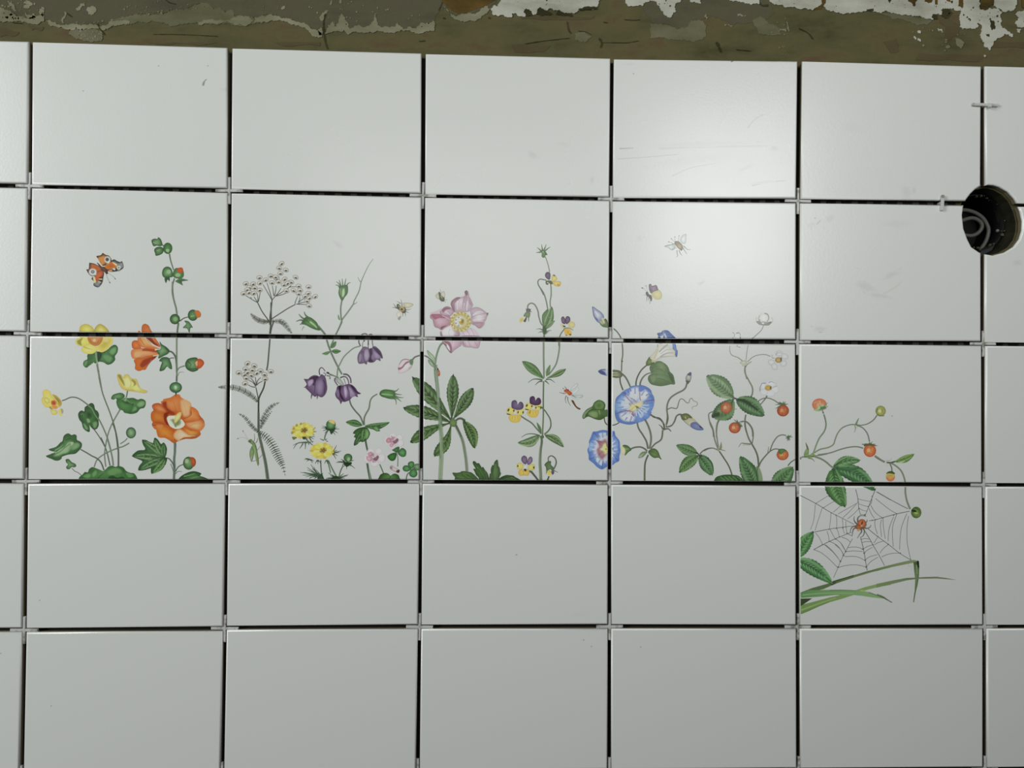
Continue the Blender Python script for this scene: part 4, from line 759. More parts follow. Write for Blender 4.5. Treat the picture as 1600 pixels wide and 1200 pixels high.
# ================= blue morning glory
M('painted_morning_glory')
W(905, 465, 10.667, 212)
S('54604c', '545 505 600 540 660 610 700 690 720 800 725 950 710 1060 705 1230', 20, 22, '6f7a66'); E('4a5644', 714, 1060, 16, 14)
P('7f86ae', '215 160 240 155 300 200 370 250 410 310 400 360 340 420 290 390 240 310 225 230', 'c9cad8', ol='5c6494', olw=6); P('666ea0', '225 190 250 300 310 360 300 390 250 320 230 250'); S('e2e2ea', '260 230 300 280 310 330', 22, 8)
P('4f6e40', '340 430 350 400 400 370 440 350 470 390 490 460 490 500 430 497 380 480', '6f8c58'); P('c9cfa8', '370 350 400 340 430 420 400 430'); P('b8c398', '340 400 370 390 400 450 370 440'); S('33502a', '440 360 470 420 480 480', 12, 6)
W(905, 560, 10.667, 205)
S('54604c', '700 220 680 330 690 420 730 530', 22, 24); S('54604c', '700 250 760 300 810 380 850 470', 28, 22); S('54604c', '1130 110 1040 190 980 290 950 380 945 460', 22, 26); S('65705c', '1310 250 1240 235 1130 260 1060 320 1020 400 1015 460', 14, 26, '54604c'); S('54604c', '1185 930 1250 980 1340 1000 1400 1080 1420 1180', 26, 24); S('54604c', '415 970 430 1060 480 1110 580 1110 660 1075', 20, 18)
P('5a5f92', '315 210 370 180 440 178 500 200 560 240 560 300 480 295 400 275 340 245', 'b8bcd4'); P('4c5188', '320 215 370 200 430 230 440 270 370 260'); P('c3c9e0', '440 190 520 190 540 290 460 280')
P('5d6f4c', '540 200 610 195 680 210 720 270 700 310 640 325 580 318 540 300', '8b9878', ol='465838', olw=7); S('c3c8b0', '550 240 640 235', 14, 8); S('c3c8b0', '560 280 650 285', 14, 8); S('3c4f30', '550 220 640 220 700 270', 8, 5); S('3c4f30', '560 305 640 300', 8, 5)
W(1000, 505, 13.333, 215)
P('5f7f55', '205 910 250 840 340 800 420 790 500 830 560 880 600 950 620 1010 690 1080 715 1180 725 1270 640 1270 560 1290 430 1310 300 1290 220 1260 170 1180 180 1100 240 1050 210 980', '74966a', ol='3f5a38', olw=8)
P('6d8c5c', '330 850 440 810 520 870 560 960 440 960 350 930', '82a070'); P('4c6c42', '580 1020 660 1070 700 1170 680 1240 600 1100'); S('48603f', '330 1060 450 1070 580 1110 680 1220', 9, 5); S('8ea584', '240 1045 330 1040 440 1070', 12, 6); S('4a6641', '330 950 430 970 530 1030', 8, 4); S('8fae80', '420 900 520 990', 16, 6); S('4a6641', '400 1150 500 1180 620 1240', 8, 4); S('8aa87e', '350 1120 460 1130 560 1180', 16, 6); S('47623e', '240 950 330 900 440 900', 8, 4); P('7f9c72', '210 1120 300 1090 330 1180 260 1240')
P('d3d6c4', '200 700 260 640 330 560 360 470 385 400 620 380 690 440 760 580 770 690 700 695 560 700 440 730 340 790 300 830 230 810 190 760', 'e2e4dc', ol='b0b2a2', olw=3); S('9fa59c', '400 600 480 520 580 440', 26, 40, '9db0b8'); S('a89cae', '420 710 500 650 600 620 700 620', 30, 14); S('bba6b8', '440 700 560 690 700 685', 12, 6); S('8d9488', '430 640 540 560 660 540', 10, 6); S('c9cb9c', '290 740 340 640 380 540', 34, 16); S('6d7a8c', '370 440 370 500', 14, 8); S('b3b49c', '300 800 400 720 470 690', 14, 8)
P('4c66a4', '660 400 720 360 745 440 760 540 785 580 770 690 740 690 730 640 760 600 720 570 680 530 670 460', '7f95cc'); P('c3d4ea', '620 440 670 430 680 520 640 520')
P('4a62a2', '360 230 370 205 440 195 470 160 520 148 580 155 640 210 700 270 750 330 740 420 540 420 380 420 380 270', '5d7ab8', ol='3f5690', olw=7); P('dbe2ee', '480 180 510 200 560 320 560 400 400 400 400 290 460 260 490 230'); P('7184a0', '490 240 520 270 530 330 480 330 480 280'); S('6f80b8', '420 220 440 250 400 280', 24, 8); P('4d5c68', '380 290 430 290 420 340 380 340')
P('4c6a3f', '125 830 150 770 200 700 210 740 250 770 300 830 240 850 190 880 140 880', '83995e', ol='3d5634', olw=6); E('c6c88a', 265, 790, 34, 26); S('6b7a4c', '190 760 250 800', 16, 8)
W(905, 560, 10.667, 205)
P('5f80c0', '600 740 620 660 680 600 740 545 830 500 860 470 940 455 1010 455 1050 450 1130 480 1190 530 1210 590 1240 640 1250 720 1230 800 1190 880 1190 940 1110 1010 1020 1055 940 1080 860 1100 780 1095 700 1075 650 1060 610 990 595 900 600 820', '9fb4dc', ol='4c68a8', olw=9)
P('7f9ed2', '610 750 660 660 740 590 760 640 800 760 780 830 700 890 620 900', '9cb8e0'); P('c6cadf', '840 520 940 480 1000 500 1000 620 960 690 880 680 810 620', 'd8d8e6'); P('7487cc', '740 550 830 510 840 600 790 620 760 590'); P('d6cfdd', '1020 540 1100 520 1160 600 1100 680 1040 700 1000 640', 'e0dae4'); P('6a84cc', '1000 480 1070 470 1090 520 1030 560 990 540'); P('cdcbe0', '680 920 800 900 920 960 960 1040 800 1050 700 1010', 'dcd8e6')
P('6d8ed2', '920 1060 930 960 970 880 1060 800 1160 700 1230 690 1220 800 1170 900 1160 960 1080 1020', '84a2dc'); P('a9bce6', '1000 960 1060 880 1140 820 1180 820 1100 910 1040 990'); P('c4cbe4', '760 640 830 700 830 820 760 840 700 780')
for q in range(44):
    a = q*.1428; c_, r0_, r1_ = (('c9d2ec', 110, 235), ('7d9ad8', 190, 300), ('e2dfea', 90, 190), ('5f7fc6', 240, 305))[q % 4]
    S(c_, [(930+r0_*math.cos(a), 780+r0_*math.sin(a)), (930+r1_*math.cos(a), 780+r1_*.97*math.sin(a))], 26, 14, raw=True)
for s in ('760 600 830 690 900 770', '860 660 920 700 960 740', '1010 560 1010 640 1020 700', '1240 690 1130 710 1060 750', '690 900 790 870 880 880', '760 860 830 880 900 890', '830 750 860 790 880 810', '910 970 910 930 900 900', '870 930 890 900 900 880'): S('94506a', s, 14, 22, 'b0808c')
S('4d5f98', '750 560 770 600', 30, 10); S('5a5fa0', '1250 700 1150 700 1080 740', 14, 8); S('4f68b0', '930 1080 900 1060 840 1060', 16, 8); S('7f4a6c', '880 930 910 960', 24, 10); S('4f68ac', '610 920 640 910 700 900', 22, 6); S('8a9fd6', '1200 600 1160 560 1100 540', 22, 8)
P('d7cf98', '830 830 870 770 960 740 1020 720 1050 740 1030 800 980 840 930 860 900 880 860 870', 'e2dcae'); E('7d7f3c', 965, 810, 34, 16, 25); S('b6ac68', '870 850 940 790', 12, 6); S('6a6a40', '950 830 1010 830', 16, 8); S('c9bd7c', '900 760 940 800', 10, 5)
P('3d642c', '55 985 70 920 130 850 220 800 250 740 320 695 400 720 435 780 420 860 470 860 520 900 500 960 440 970 400 1000 340 1025 250 1005 170 970 120 970 80 1005', '557c40', ol='33502a', olw=8); P('6d9250', '260 760 330 710 400 750 400 820 320 850 260 810', '52793c'); P('77974f'.replace('4f', '5f'), '150 920 220 880 300 900 300 980 220 980', '86a66c'); P('7f9a74', '60 980 80 910 150 850 230 810 170 870 110 930 90 990'); S('2c4720', '120 960 170 870 270 850 380 850', 14, 8); S('8faa82', '330 870 350 940', 22, 8); P('4e7340', '400 880 480 865 480 950 420 960')
W(905, 645, 10.667, 200)
S('54604c', '965 160 990 260 1060 370 1120 480 1145 600', 22, 26); S('54604c', '1095 110 1150 220 1190 350 1195 470 1170 600', 26, 28, '66745c'); S('54604c', '860 600 930 575 1020 570 1090 600 1130 640', 22, 24); S('54604c', '1190 600 1260 520 1350 460 1380 400 1390 290', 20, 24); S('54604c', '1150 700 1100 830 1090 1000 1090 1200', 26, 34, '6d7862')
S('54604c', '1195 40 1280 80 1360 120 1410 190 1420 240', 22, 22); S('54604c', '1465 -10 1480 100 1450 230', 26, 14); S('5f6b56', '1620 80 1580 170 1520 215 1440 240', 10, 18); S('4c5a42', '1400 280 1370 230 1325 195', 26, 6); S('4c5a42', '1400 280 1480 265 1530 310', 26, 12)
P('4d6b3e', '1150 650 1190 610 1250 595 1310 640 1345 730 1370 780 1320 745 1250 750 1190 710', '70904e', ol='3c5632', olw=6); S('33502a', '1170 640 1240 660 1300 700', 10, 5); P('5f7a54', '1130 650 1060 650 1010 690 985 750 1050 740 1110 680', '93a68a', ol='5d7452', olw=4); P('9eae96', '1010 700 1060 690 1040 740 990 745')
P('46683a', '730 540 800 545 850 590 865 620 820 650 760 710 770 660 740 600', '6c9058', ol='33502a', olw=6); P('cdcf9c', '695 550 740 570 770 620 760 680 700 700 710 640', 'dcdcb8'); S('8fae78', '770 600 830 600', 20, 8)
P('5f7fc4', '230 320 290 315 380 290 470 300 520 320 580 305 600 380 640 430 670 480 675 560 685 640 665 720 660 800 600 830 540 880 470 890 380 940 300 900 230 830 165 780 160 700 140 620 170 540 165 480 200 400', '9cb2e0', ol='4464a4', olw=9)
P('c9c6dc', '400 380 480 370 540 460 540 620 540 760 460 830 360 760 270 700 240 600 280 500 300 440', 'c6b6c8'); P('7f9cd6', '540 380 620 440 650 520 640 640 600 700 560 600 570 480', '93acdf'); P('8da8dc', '180 500 240 460 250 560 200 640 160 620', '9eb6e2'); P('b6c4e6', '330 340 440 330 480 370 400 380 340 380'); P('c3cdea', '300 740 380 820 370 880 280 800')
for q in range(40):
    a = q*.157; c_, r0_, r1_ = (('c9d2ec', 150, 215), ('7d9ad8', 180, 250), ('dcdcea', 130, 190), ('5f7fc6', 215, 255))[q % 4]
    S(c_, [(425+r0_*math.cos(a), 610+r0_*1.1*math.sin(a)), (425+r1_*math.cos(a), 610+r1_*1.15*math.sin(a))], 24, 12, raw=True)
P('9a6478', '300 460 360 470 440 440 480 520 490 620 440 720 380 780 320 720 290 620 330 560', 'b98f98'); S('4a5ea0', '240 330 290 380 330 460', 18, 7); S('4a5ea0', '170 770 230 750 290 730', 16, 6); S('4a5ea0', '380 930 385 860 400 800', 18, 6); S('4a5ea0', '655 800 610 760 560 710', 22, 7); S('4a5ea0', '580 320 560 370 540 420', 20, 7); S('7f4a66', '300 460 340 510 380 560', 12, 8); S('8a5468', '320 700 370 660 410 620', 12, 8)
P('d8d092', '340 610 380 580 400 530 440 500 460 570 500 590 500 640 450 680 420 690 400 640', 'e0d89c'); E('b59a3c', 445, 605, 18, 14); S('a89a58', '410 640 430 680', 10, 5); S('4c5a94', '530 600 570 600', 26, 8)
W(1020, 570, 10.714, 203)
S('5b6552', '570 310 550 380 500 430 400 480 300 550 250 640 235 740 245 870 225 1010', 24, 24, '666f5c'); P('5f6c4c', '550 260 590 255 630 265 610 300 580 330 560 300', '4c5c3c'); P('8f8f98', '550 240 560 190 600 140 635 125 645 190 630 260 590 270', 'bcb8a8', ol='5c5a6c', olw=6); P('54566e', '580 160 635 125 640 180 600 180')
S('5b6552', '240 750 310 720 400 730 430 640 460 575 510 580 560 630 600 635 620 580 650 560 680 600 740 630 740 680 680 700 655 720 670 745', 16, 6, '8a8c7c'); S('5b6552', '235 1040 310 1020 360 950 390 870 430 835 480 830', 18, 26)
P('b8b89c', '480 900 560 880 660 890 740 960 800 1020 850 1080 800 1095 720 1085 620 1030 540 960', 'c6c6ae', ol='6c6c78', olw=4); P('6670a4', '640 980 720 960 790 1020 850 1080 800 1095 720 1085 640 1040', '848cb8', ol='4c5288', olw=6); P('2f3460', '780 1010 830 1060 790 1050'); P('57683c', '470 840 540 815 600 830 660 890 600 890 560 920 500 920 475 880', '7a8654', ol='46562f', olw=7); S('c4c48c', '540 870 560 910', 20, 10); S('55603c', '490 900 540 960 600 1010', 8, 4); S('d8d8cc', '590 990 640 950', 16, 8)

# ================= small moth
M('painted_moth')
W(990, 360, 10, 222)
P('6d5468', '240 850 270 840 290 870 350 855 375 900 380 940 320 970 270 980 245 930', '93788e', ol='5a4456', olw=5); S('54404f', '285 870 280 960', 8, 5); S('b79fb2', '330 880 300 950', 10, 4)
P('c9c284', '280 1000 310 960 370 940 410 940 440 1000 430 1060 370 1080 310 1050', 'd9d39c', ol='8c866a', olw=5); S('b3a860', '310 1000 360 1050', 8, 4)
P('54483a', '190 970 220 960 240 1000 270 1010 290 1060 275 1110 250 1060 220 1030 195 1010'); S('75695a', '210 1020 205 1110', 12, 4); S('75695a', '240 1040 235 1100', 10, 4); S('75695a', '265 1080 250 1150', 8, 4); S('9c9a92', '210 960 170 920 140 900', 5, 3); E('6c6a60', 135, 900, 14, 10); S('a9a79e', '215 960 205 900 195 870', 4, 3); E('8f8b84', 193, 866, 8, 10); S('9a958a', '190 1015 140 1005', 5, 3)

# ================= wild strawberry
M('painted_wild_strawberry')
def strawb(x, y, rx, ry, c1='a85136', c2='cf7d5c', hi='dca084', tip=None):
    E(c1, x, y, rx, ry, 0, c2, ol='9a5038', olw=5)
    for q in range(16):
        a = q*2.4; r = (.25+.7*((q*5) % 7)/7)*.82
        E('d99a70' if q % 2 else '8c3e28', x+rx*r*math.cos(a), y+ry*r*math.sin(a), 6, 5)
    E(hi, x-rx*.2, y-ry*.05, rx*.28, ry*.32)
def sepals(x, y, rays, c='46663c'):
    for dx, dy in nums(rays): S(c, [(x, y), (x+dx*.5, y+dy*.5), (x+dx, y+dy)], 22, 5, raw=True)
W(1095, 480, 10.667, 214)
S('7f877c', '1045 300 1010 380 940 450 850 530', 12, 14); S('93988e', '850 530 800 600 780 680 765 780 755 880', 10, 12); S('9ba097', '485 640 485 730 520 800 620 840 700 900', 10, 16, '808a78'); S('808a78', '780 910 870 830 970 795 1080 790 1160 820', 12, 12); S('6f7a68', '850 905 780 950 745 1000', 8, 16); S('7d8873', '740 980 740 1080 770 1200', 20, 20); S('6f7a68', '620 620 600 650 660 670', 6, 8)
E('c9ccc8', 1050, 180, 88, 84, 0, 'dfe1de', ol='9a9e98', olw=5); S('747a72', '1060 105 1110 120 1130 180 1100 250', 20, 8); S('9da19a', '980 140 960 200 990 250', 14, 6); P('7e857c', '920 240 960 230 990 250 1040 240 1100 250 1180 240 1140 300 1060 305 970 290', 'a9afa6'); S('5f685c', '980 200 990 260 1030 290', 10, 5); S('a8ada6', '1180 170 1200 230 1150 290', 8, 4); S('a8ada6', '925 170 925 230 960 280', 8, 4); E('e6e8e4', 1035, 268, 20, 14); S('666e62', '1060 290 1170 250', 14, 5)
S('8a8f8a', '520 425 550 430 560 480 520 520', 10, 6); S('777c78', '590 435 640 430 660 480', 16, 6); E('d7d9d6', 610, 480, 36, 34); S('5c6a5c', '480 560 540 530 620 560', 20, 12); S('6a6f70', '650 490 670 540 680 620', 14, 10)
P('b0c0aa', '650 920 720 880 770 900 760 950 700 960 660 940', 'cfdac8'); S('7e8c78', '690 970 740 985', 8, 4)
for dx, dy, rot in ((-110, 40, 20), (-60, 110, 60), (20, -110, 0), (110, -60, 30), (90, 60, -30)): E('c3c6cb', 1290+dx, 880+dy, 62, 48, rot, 'd9dbdd', ol='a9acb0', olw=4)
S('75777a', '1250 800 1280 760 1350 765', 8, 5); S('84878a', '1230 850 1190 840 1190 790', 10, 5); E('a3844c', 1295, 880, 58, 48, 0, 'c8ae7a'); E('6f5a30', 1340, 870, 14, 36)
W(1095, 570, 10.667, 205)
S('6f7a68', '740 10 735 130 800 260 860 380 860 480 830 540', 16, 24); S('6f7a68', '750 830 735 950 745 1060 790 1200', 24, 26); S('6f7a68', '200 780 140 810 130 880 160 1000 200 1090 210 1200', 16, 20); S('75806c', '320 900 280 980 265 1080 260 1200', 22, 20); S('6f7a68', '950 610 1030 565 1120 555 1220 590 1320 660', 16, 18); S('66706a', '1110 500 1080 560 990 670', 26, 14); S('6f7a68', '620 970 700 940 780 970 850 1070 865 1200', 16, 18); S('8a957e', '540 740 600 735', 10)
LF((550, 555), (95, 175), 330, 6, c='64885f', lt='93b38b', dk='4f704c', serr=7, veins=7, fat=.5)
LF((550, 570), (185, 880), 320, -60, c='557f54', lt='6f9a6b', dk='3a5c38', serr=7, veins=5, fat=.52)
LF((590, 570), (1065, 855), 290, -30, c='4f7850', lt='6f9a6c', dk='335433', serr=7, veins=7, fat=.45); P('2b4a2c', '600 590 640 560 760 590 860 660 960 760 900 740 760 650 660 610')
S('3a3a48', '540 550 600 570', 26, 22); P('3a4f38', '180 870 260 760 320 800 300 860')
strawb(425, 715, 98, 98, 'a35a42', 'c67f62', 'd9a284'); sepals(310, 770, '-20 -60 -60 -10 20 60 50 50 -70 30', '7f9c68')
strawb(565, 1050, 98, 92); sepals(620, 970, '-80 -10 -70 -60 60 20 70 60 50 90 -20 -60', '55633f'); sepals(680, 1010, '10 30 -40 50 -60 10', '4c5a38')
strawb(1370, 765, 100, 96, 'a24a30', 'c8714e', 'd68e6c'); sepals(1370, 655, '-130 10 -110 -30 -70 -40 10 -50 50 -40 90 0 60 20 -90 60 -130 80', '4c6a40')
for dx, dy, rx, ry in ((-90, -40, 70, 60), (50, -75, 80, 55), (100, 30, 75, 60), (30, 90, 80, 50), (-70, 70, 62, 48)): E('cdd0d6', 1125+dx, 385+dy, rx, ry, 0, 'dfe1e2', ol='a9adb6', olw=5)
S('8d929c', '1080 310 1020 310 990 380 985 440', 22, 12); S('8f949e', '1130 300 1180 280 1240 310', 18, 8); S('8d929c', '1190 385 1270 350', 10, 6); E('b18f35', 1125, 385, 58, 48, 0, 'c8ab58'); E('7a5c22', 1165, 385, 16, 28)
W(1100, 650, 10.667, 194)
S('6f7a68', '75 -10 90 80 150 220 180 400 240 560', 18, 22); S('6f7a68', '265 40 220 120 205 250 220 400 240 520', 22, 18); S('5f6c58', '0 580 70 545 150 535 230 570', 18, 14); S('57664f', '250 580 330 700 400 810 440 900 465 980', 24, 24); P('7a9070', '250 560 270 480 285 430 300 520 280 560'); S('6b8062', '240 550 300 565 355 580', 18, 8); S('8fa184', '210 540 260 590', 26, 16)
S('5f6c58', '685 40 690 180 740 360 800 470 860 580 900 700 910 850', 22, 26, '4f614a'); S('5f6c58', '620 100 700 90 770 150 815 240 820 350 800 460', 16, 16); S('4c5f46', '800 470 880 620 905 820', 14, 18); S('57664f', '910 850 950 760 1020 670 1100 590 1180 550 1250 555', 24, 14); S('5f6c58', '1100 580 1150 450 1220 350 1300 315 1370 325', 18, 16); S('6b7a60', '780 470 680 460 620 455 575 520', 24, 5); S('a9b69c', '640 480 760 490', 14, 6); S('57664f', '1400 830 1450 770 1530 725 1620 715', 20, 16); S('7a8a70', '1060 620 1075 540 1075 510', 16, 5)
strawb(1310, 645, 100, 92, 'aa5638', 'c8784e', 'd29a6a'); P('42693a', '1240 560 1290 545 1340 550 1370 580 1330 600 1290 640 1250 620', '5c8450'); sepals(1400, 350, '-40 30 -10 70 40 50 80 0 60 -30 10 -40 -40 -10 20 70', '3f6339'); S('b06a58', '1200 650 1230 660', 8, 4)
P('2f552c', '160 1100 200 1020 300 985 400 975 480 980 580 1000 650 1080 690 1160 160 1160', '4a7a44')
for k in range(5): S('23431f', [(300+k*70, 1000+k*8), (360+k*70, 1050), (400+k*66, 1110)], 12, 6); S('6b9662', [(270+k*70, 1010), (330+k*70, 1060), (360+k*66, 1120)], 12, 6)
LF((870, 1200), (600, 665), 290, 10, c='45734a', lt='6a9667', dk='2c5030', serr=6, veins=7, fat=.42); P('7f9a78', '860 850 920 860 970 1000 970 1120 920 1120 900 980'); S('2c5030', '900 830 880 950 890 1090', 14, 10)
LF((1130, 1210), (1490, 845), 300, 10, c='4a784a', lt='6c9768', dk='355c36', serr=6, veins=6, fat=.45)
LF((-65, 640), (145, 985), 190, 0, c='3f6b40', lt='5d8b5a', dk='2c5030', serr=6, veins=5)
W(1045, 665, 13.333, 192)
S('4c5648', '645 590 720 520 800 480 880 465', 22, 18)
LF((600, 580), (150, 405), 220, -10, c='55804f', lt='6f9468', dk='35552f', serr=7, veins=5); LF((620, 620), (210, 985), 250, 30, c='4c783f', lt='6f9a62', dk='35552f', serr=7, veins=6); LF((640, 640), (915, 1040), 250, -10, c='4c7a4c', lt='66926a', dk='2c4c2c', serr=7, veins=5); S('23301f', '570 550 620 600 650 650', 26, 22)
W(1240, 600, 10.667, 172)
S('56685a', '475 430 520 560 540 680 510 790 430 900 380 1010 340 1120 310 1180', 24, 26, '75896c'); S('5a6a58', '1390 520 1330 600 1230 665 1120 690', 20, 16); S('5a6a58', '1120 690 1000 675 900 690 800 740 730 830 690 930 660 1010 570 1060 440 1090 340 1150', 16, 22, '6a7a60'); S('5a6a58', '1050 690 1150 730 1230 830 1265 960', 18, 20); S('5a6a58', '1160 1070 1050 1045 920 1055 780 1090 600 1150 400 1180', 20, 18); P('4a6b44', '1030 660 1060 600 1090 565 1080 600 1060 660 1040 690', '66835c'); S('66805e', '1020 690 1030 750 1010 810', 18, 5); S('93a28c', '1040 720 1070 740', 14, 5); P('5f7c4c', '170 1195 190 1110 220 1060 200 970 240 1050 255 1100 240 1195', '76905f'); P('4c6040', '220 1070 200 970 240 1050 240 1100')
E('a85c48', 430, 345, 122, 104, 0, 'c4826a', ol='a06a54', olw=5); 
for q in range(18): a = q*2.4; r = .3+.6*((q*5) % 7)/7; E('8c3e2c' if q % 2 else 'd9a080', 420+100*r*math.cos(a), 325+78*r*math.sin(a), 7, 6)
P('8aa47c', '330 430 380 420 420 360 470 350 540 360 560 380 480 430 400 460', '9ab890'); sepals(470, 420, '100 -110 110 -50 80 -10 60 -80 -40 -80 -100 10 -60 30', '4f7a52'); P('4a7048', '440 390 520 370 540 400 470 430')
E('7a8440', 1450, 450, 84, 86, 0, '9aa25c', ol='55652f', olw=7); E('b0b884', 1435, 450, 28, 30); S('46552c', '1390 500 1430 530 1510 530', 18, 10); S('4c5c2c', '1470 420 1480 480', 14, 8); S('46552c', '1400 410 1380 470', 14, 8)
strawb(1270, 1110, 104, 106, 'a04c2e', 'c0704c', 'd0906a'); sepals(1265, 1010, '-130 0 -80 -20 -60 10 0 -50 50 -50 100 -10 140 20 70 30 -90 30 -130 -10', '4a5a34'); S('47522f', '1170 1030 1265 1000 1370 1030', 24, 18)
W(1240, 690, 10.667, 168)
S('5a6a58', '0 310 60 290 110 270 170 250', 20, 20); P('667f52', '170 250 190 210 260 220 310 190 345 210 360 250 300 265 200 270', '7c9566'); S('5c7048', '240 270 310 290 350 335', 26, 5); S('5a6a50', '350 250 450 285 540 340 620 410 650 430', 26, 24); S('5f6f58', '330 235 440 230 560 205', 14); S('3f5034', '170 260 260 240 340 250', 14)
S('505c4a', '1350 240 1420 290 1520 340', 24, 26)
LF((655, 420), (1120, 312), 190, -45, c='4a7348', lt='66905e', dk='2f5230', serr=5, veins=4, w2=170); S('27482a', '670 410 800 320 900 270 1010 260', 16, 6)
LF((680, 430), (1370, 825), 300, -90, c='35613a', lt='56865a', dk='274a2b', serr=6, veins=8, w2=250); P('2f5a38', '700 440 820 430 1000 430 1120 440 1020 470 860 480', '3a6a44')
LF((660, 430), (865, 1100), 370, 50, c='3f6b38', lt='5c8c58', dk='274a2b', serr=6, veins=8, w2=300); S('274a2b', '660 440 740 600 800 800 850 1000', 16, 8)
W(1350, 700, 10.667, 160)
S('55644f', '180 130 260 185 340 235', 26, 26); S('3c4c36', '370 240 440 245 520 225', 24, 26); S('5a6a55', '440 250 520 290 610 370 660 470 690 600 690 740 715 880 770 1020', 22, 28); S('4c5c46', '430 260 460 330 465 400', 20, 18); S('8f9a86', '370 200 380 260 380 300', 10, 6); S('76826e', '400 220 440 200 460 170', 8, 4); S('76826e', '370 215 400 205 430 215', 8, 4)
LF((510, 228), (840, 98), 120, 20, c='4f6d38', lt='6c8f4c', dk='45613a', veins=2, fat=.5, w2=110); S('4c584c', '800 115 840 100', 12, 4); P('8aa37c', '560 240 640 220 700 205 640 245 580 250')
E('a25a3c', 440, 480, 74, 76, 0, 'b97c4c', ol='7a5a34', olw=4); P('9a8a4c', '370 440 440 420 510 440 500 490 440 470 380 490'); P('2f4a22', '365 430 400 395 460 385 515 420 500 435 450 425 400 420'); E('3f5a2c', 870, 1075, 84, 94, 0, '66803c', ol='2c4322', olw=7); P('1f2f18', '790 1030 850 1030 880 1060 820 1070'); S('a0a860', '840 1080 900 1090', 18, 10); S('1f3318', '850 990 900 1030 930 1090', 12, 6); S('35502a', '800 1110 860 1150', 20, 10); S('7a8450', '930 1100 900 1150', 12, 6)

# leaves and grass of the tile with the web
M('painted_leaf')
W(1240, 760, 10.667, 165)
LF((60, 1190), (335, 745), 250, -30, c='3f6f40', lt='5a8c58', dk='2c5030', serr=6, veins=6, w2=230)
W(1240, 850, 10.667, 162)
LF((30, 255), (650, 660), 250, -40, c='386a3e', lt='5c8e5e', dk='254a2a', serr=6, veins=9, fat=.42, w2=250); S('4c8040', '560 600 600 630 650 655', 24, 10)

M('painted_spider_web')
W(1240, 760, 10.667, 165)
WB = '4c4e4c'
for s in ('100 145 370 285 620 435 810 530 1010 635', '350 760 600 710 860 675 980 660', '330 1055 480 975 600 915 760 845 960 765', '1035 50 1070 200 1085 360 1115 470', '1370 30 1330 130 1280 260 1250 340 1215 430 1190 480', '1380 90 1500 160 1610 225'): S(WB, s, 11, 8)
for s in ('370 285 480 215 600 140', '500 355 600 290 700 235', '660 430 720 380 790 315', '740 460 860 390 960 335 1060 275', '820 520 930 420 1050 290', '900 540 1010 450 1085 370', '360 300 350 430 330 580 280 720', '475 360 430 500 390 620 355 740', '620 450 615 560 595 700', '710 480 720 580 715 690', '810 540 820 620 820 690', '870 580 870 660', '365 775 430 860 480 965', '555 745 580 820 590 910', '610 720 650 800 690 870', '720 700 745 770 760 840', '820 690 830 740 850 790', '875 680 880 730 890 780', '1075 210 1180 235 1280 250', '1085 290 1170 320 1250 340', '1095 370 1160 400 1220 410', '1110 470 1160 470 1200 480'): S('5c5e5c', s, 8, 7)
for s in ('710 880 800 960 870 1090', '900 790 980 830', '800 845 890 880 950 935', '600 915 720 980 800 1080 830 1150', '530 970 640 1070 740 1190'): S('5a5c5a', s, 9, 8)
for x, y in nums('370 285 490 355 630 440 705 478 590 715 715 700 870 672 595 915 700 878 485 970 765 840 1075 265 1090 365 1245 335 1190 470 890 780 820 690'): E('58594e', x, y, 14, 9)
W(1340, 780, 10.667, 160)
for s in ('840 160 700 90 500 -20 330 -120', '870 200 650 245 410 310 290 345 190 360', '170 490 330 620 510 750 700 900 900 1020', '120 530 210 680 270 790 360 940 450 1110', '50 640 90 800 110 900 130 1020 145 1120 160 1190'): S(WB, s, 11, 9)
for s in ('300 -10 450 110 560 190 650 240', '220 100 270 190 340 260 410 310', '190 150 220 230 280 320', '240 -60 230 60 190 110', '290 345 290 450 330 580', '400 340 380 440 400 630', '425 330 430 460 460 660', '600 290 540 440 515 560 510 700', '650 260 590 430 580 600 595 790', '820 240 740 440 710 620 700 840', '850 280 825 450 825 700 850 850 885 1010', '50 670 130 655 190 665', '80 720 150 705 220 710', '90 830 160 790 250 760', '110 900 160 850 250 800', '130 1010 200 960 330 925', '150 1120 220 1040 340 965', '270 730 330 640', '280 760 350 720 430 700', '370 900 430 820 510 760', '400 960 500 920 600 900 700 900'): S('5a5c5a', s, 9, 8)
for x, y in nums('650 245 600 265 420 315 295 340 245 352 335 622 510 750 710 900 255 760 90 830 110 900 125 1015 145 1125'): E('54554c', x, y, 14, 10)
S('8f8a86', '850 1060 850 1120 900 1110 900 1150 910 1180', 8, 5)
W(1240, 850, 10.667, 162)
for s in ('980 -90 900 60 830 190 780 290 740 390 665 560', '340 95 450 140 580 240 730 390', '500 0 640 120 720 210 780 290', '690 10 780 90 830 170', '790 -10 830 60 870 130', '900 60 1000 50 1090 60 1150 90', '890 125 1000 115 1150 125', '850 210 980 205 1080 220 1190 275', '750 390 860 360 1000 345 1120 360 1210 385', '1210 385 1230 430', '340 90 480 10 520 0'): S('5a5c58', s, 9, 8)
for x, y in nums('870 125 830 190 780 290 740 385 1155 85 1190 270 1210 385 1175 150'): E('54554c', x, y, 16, 12)

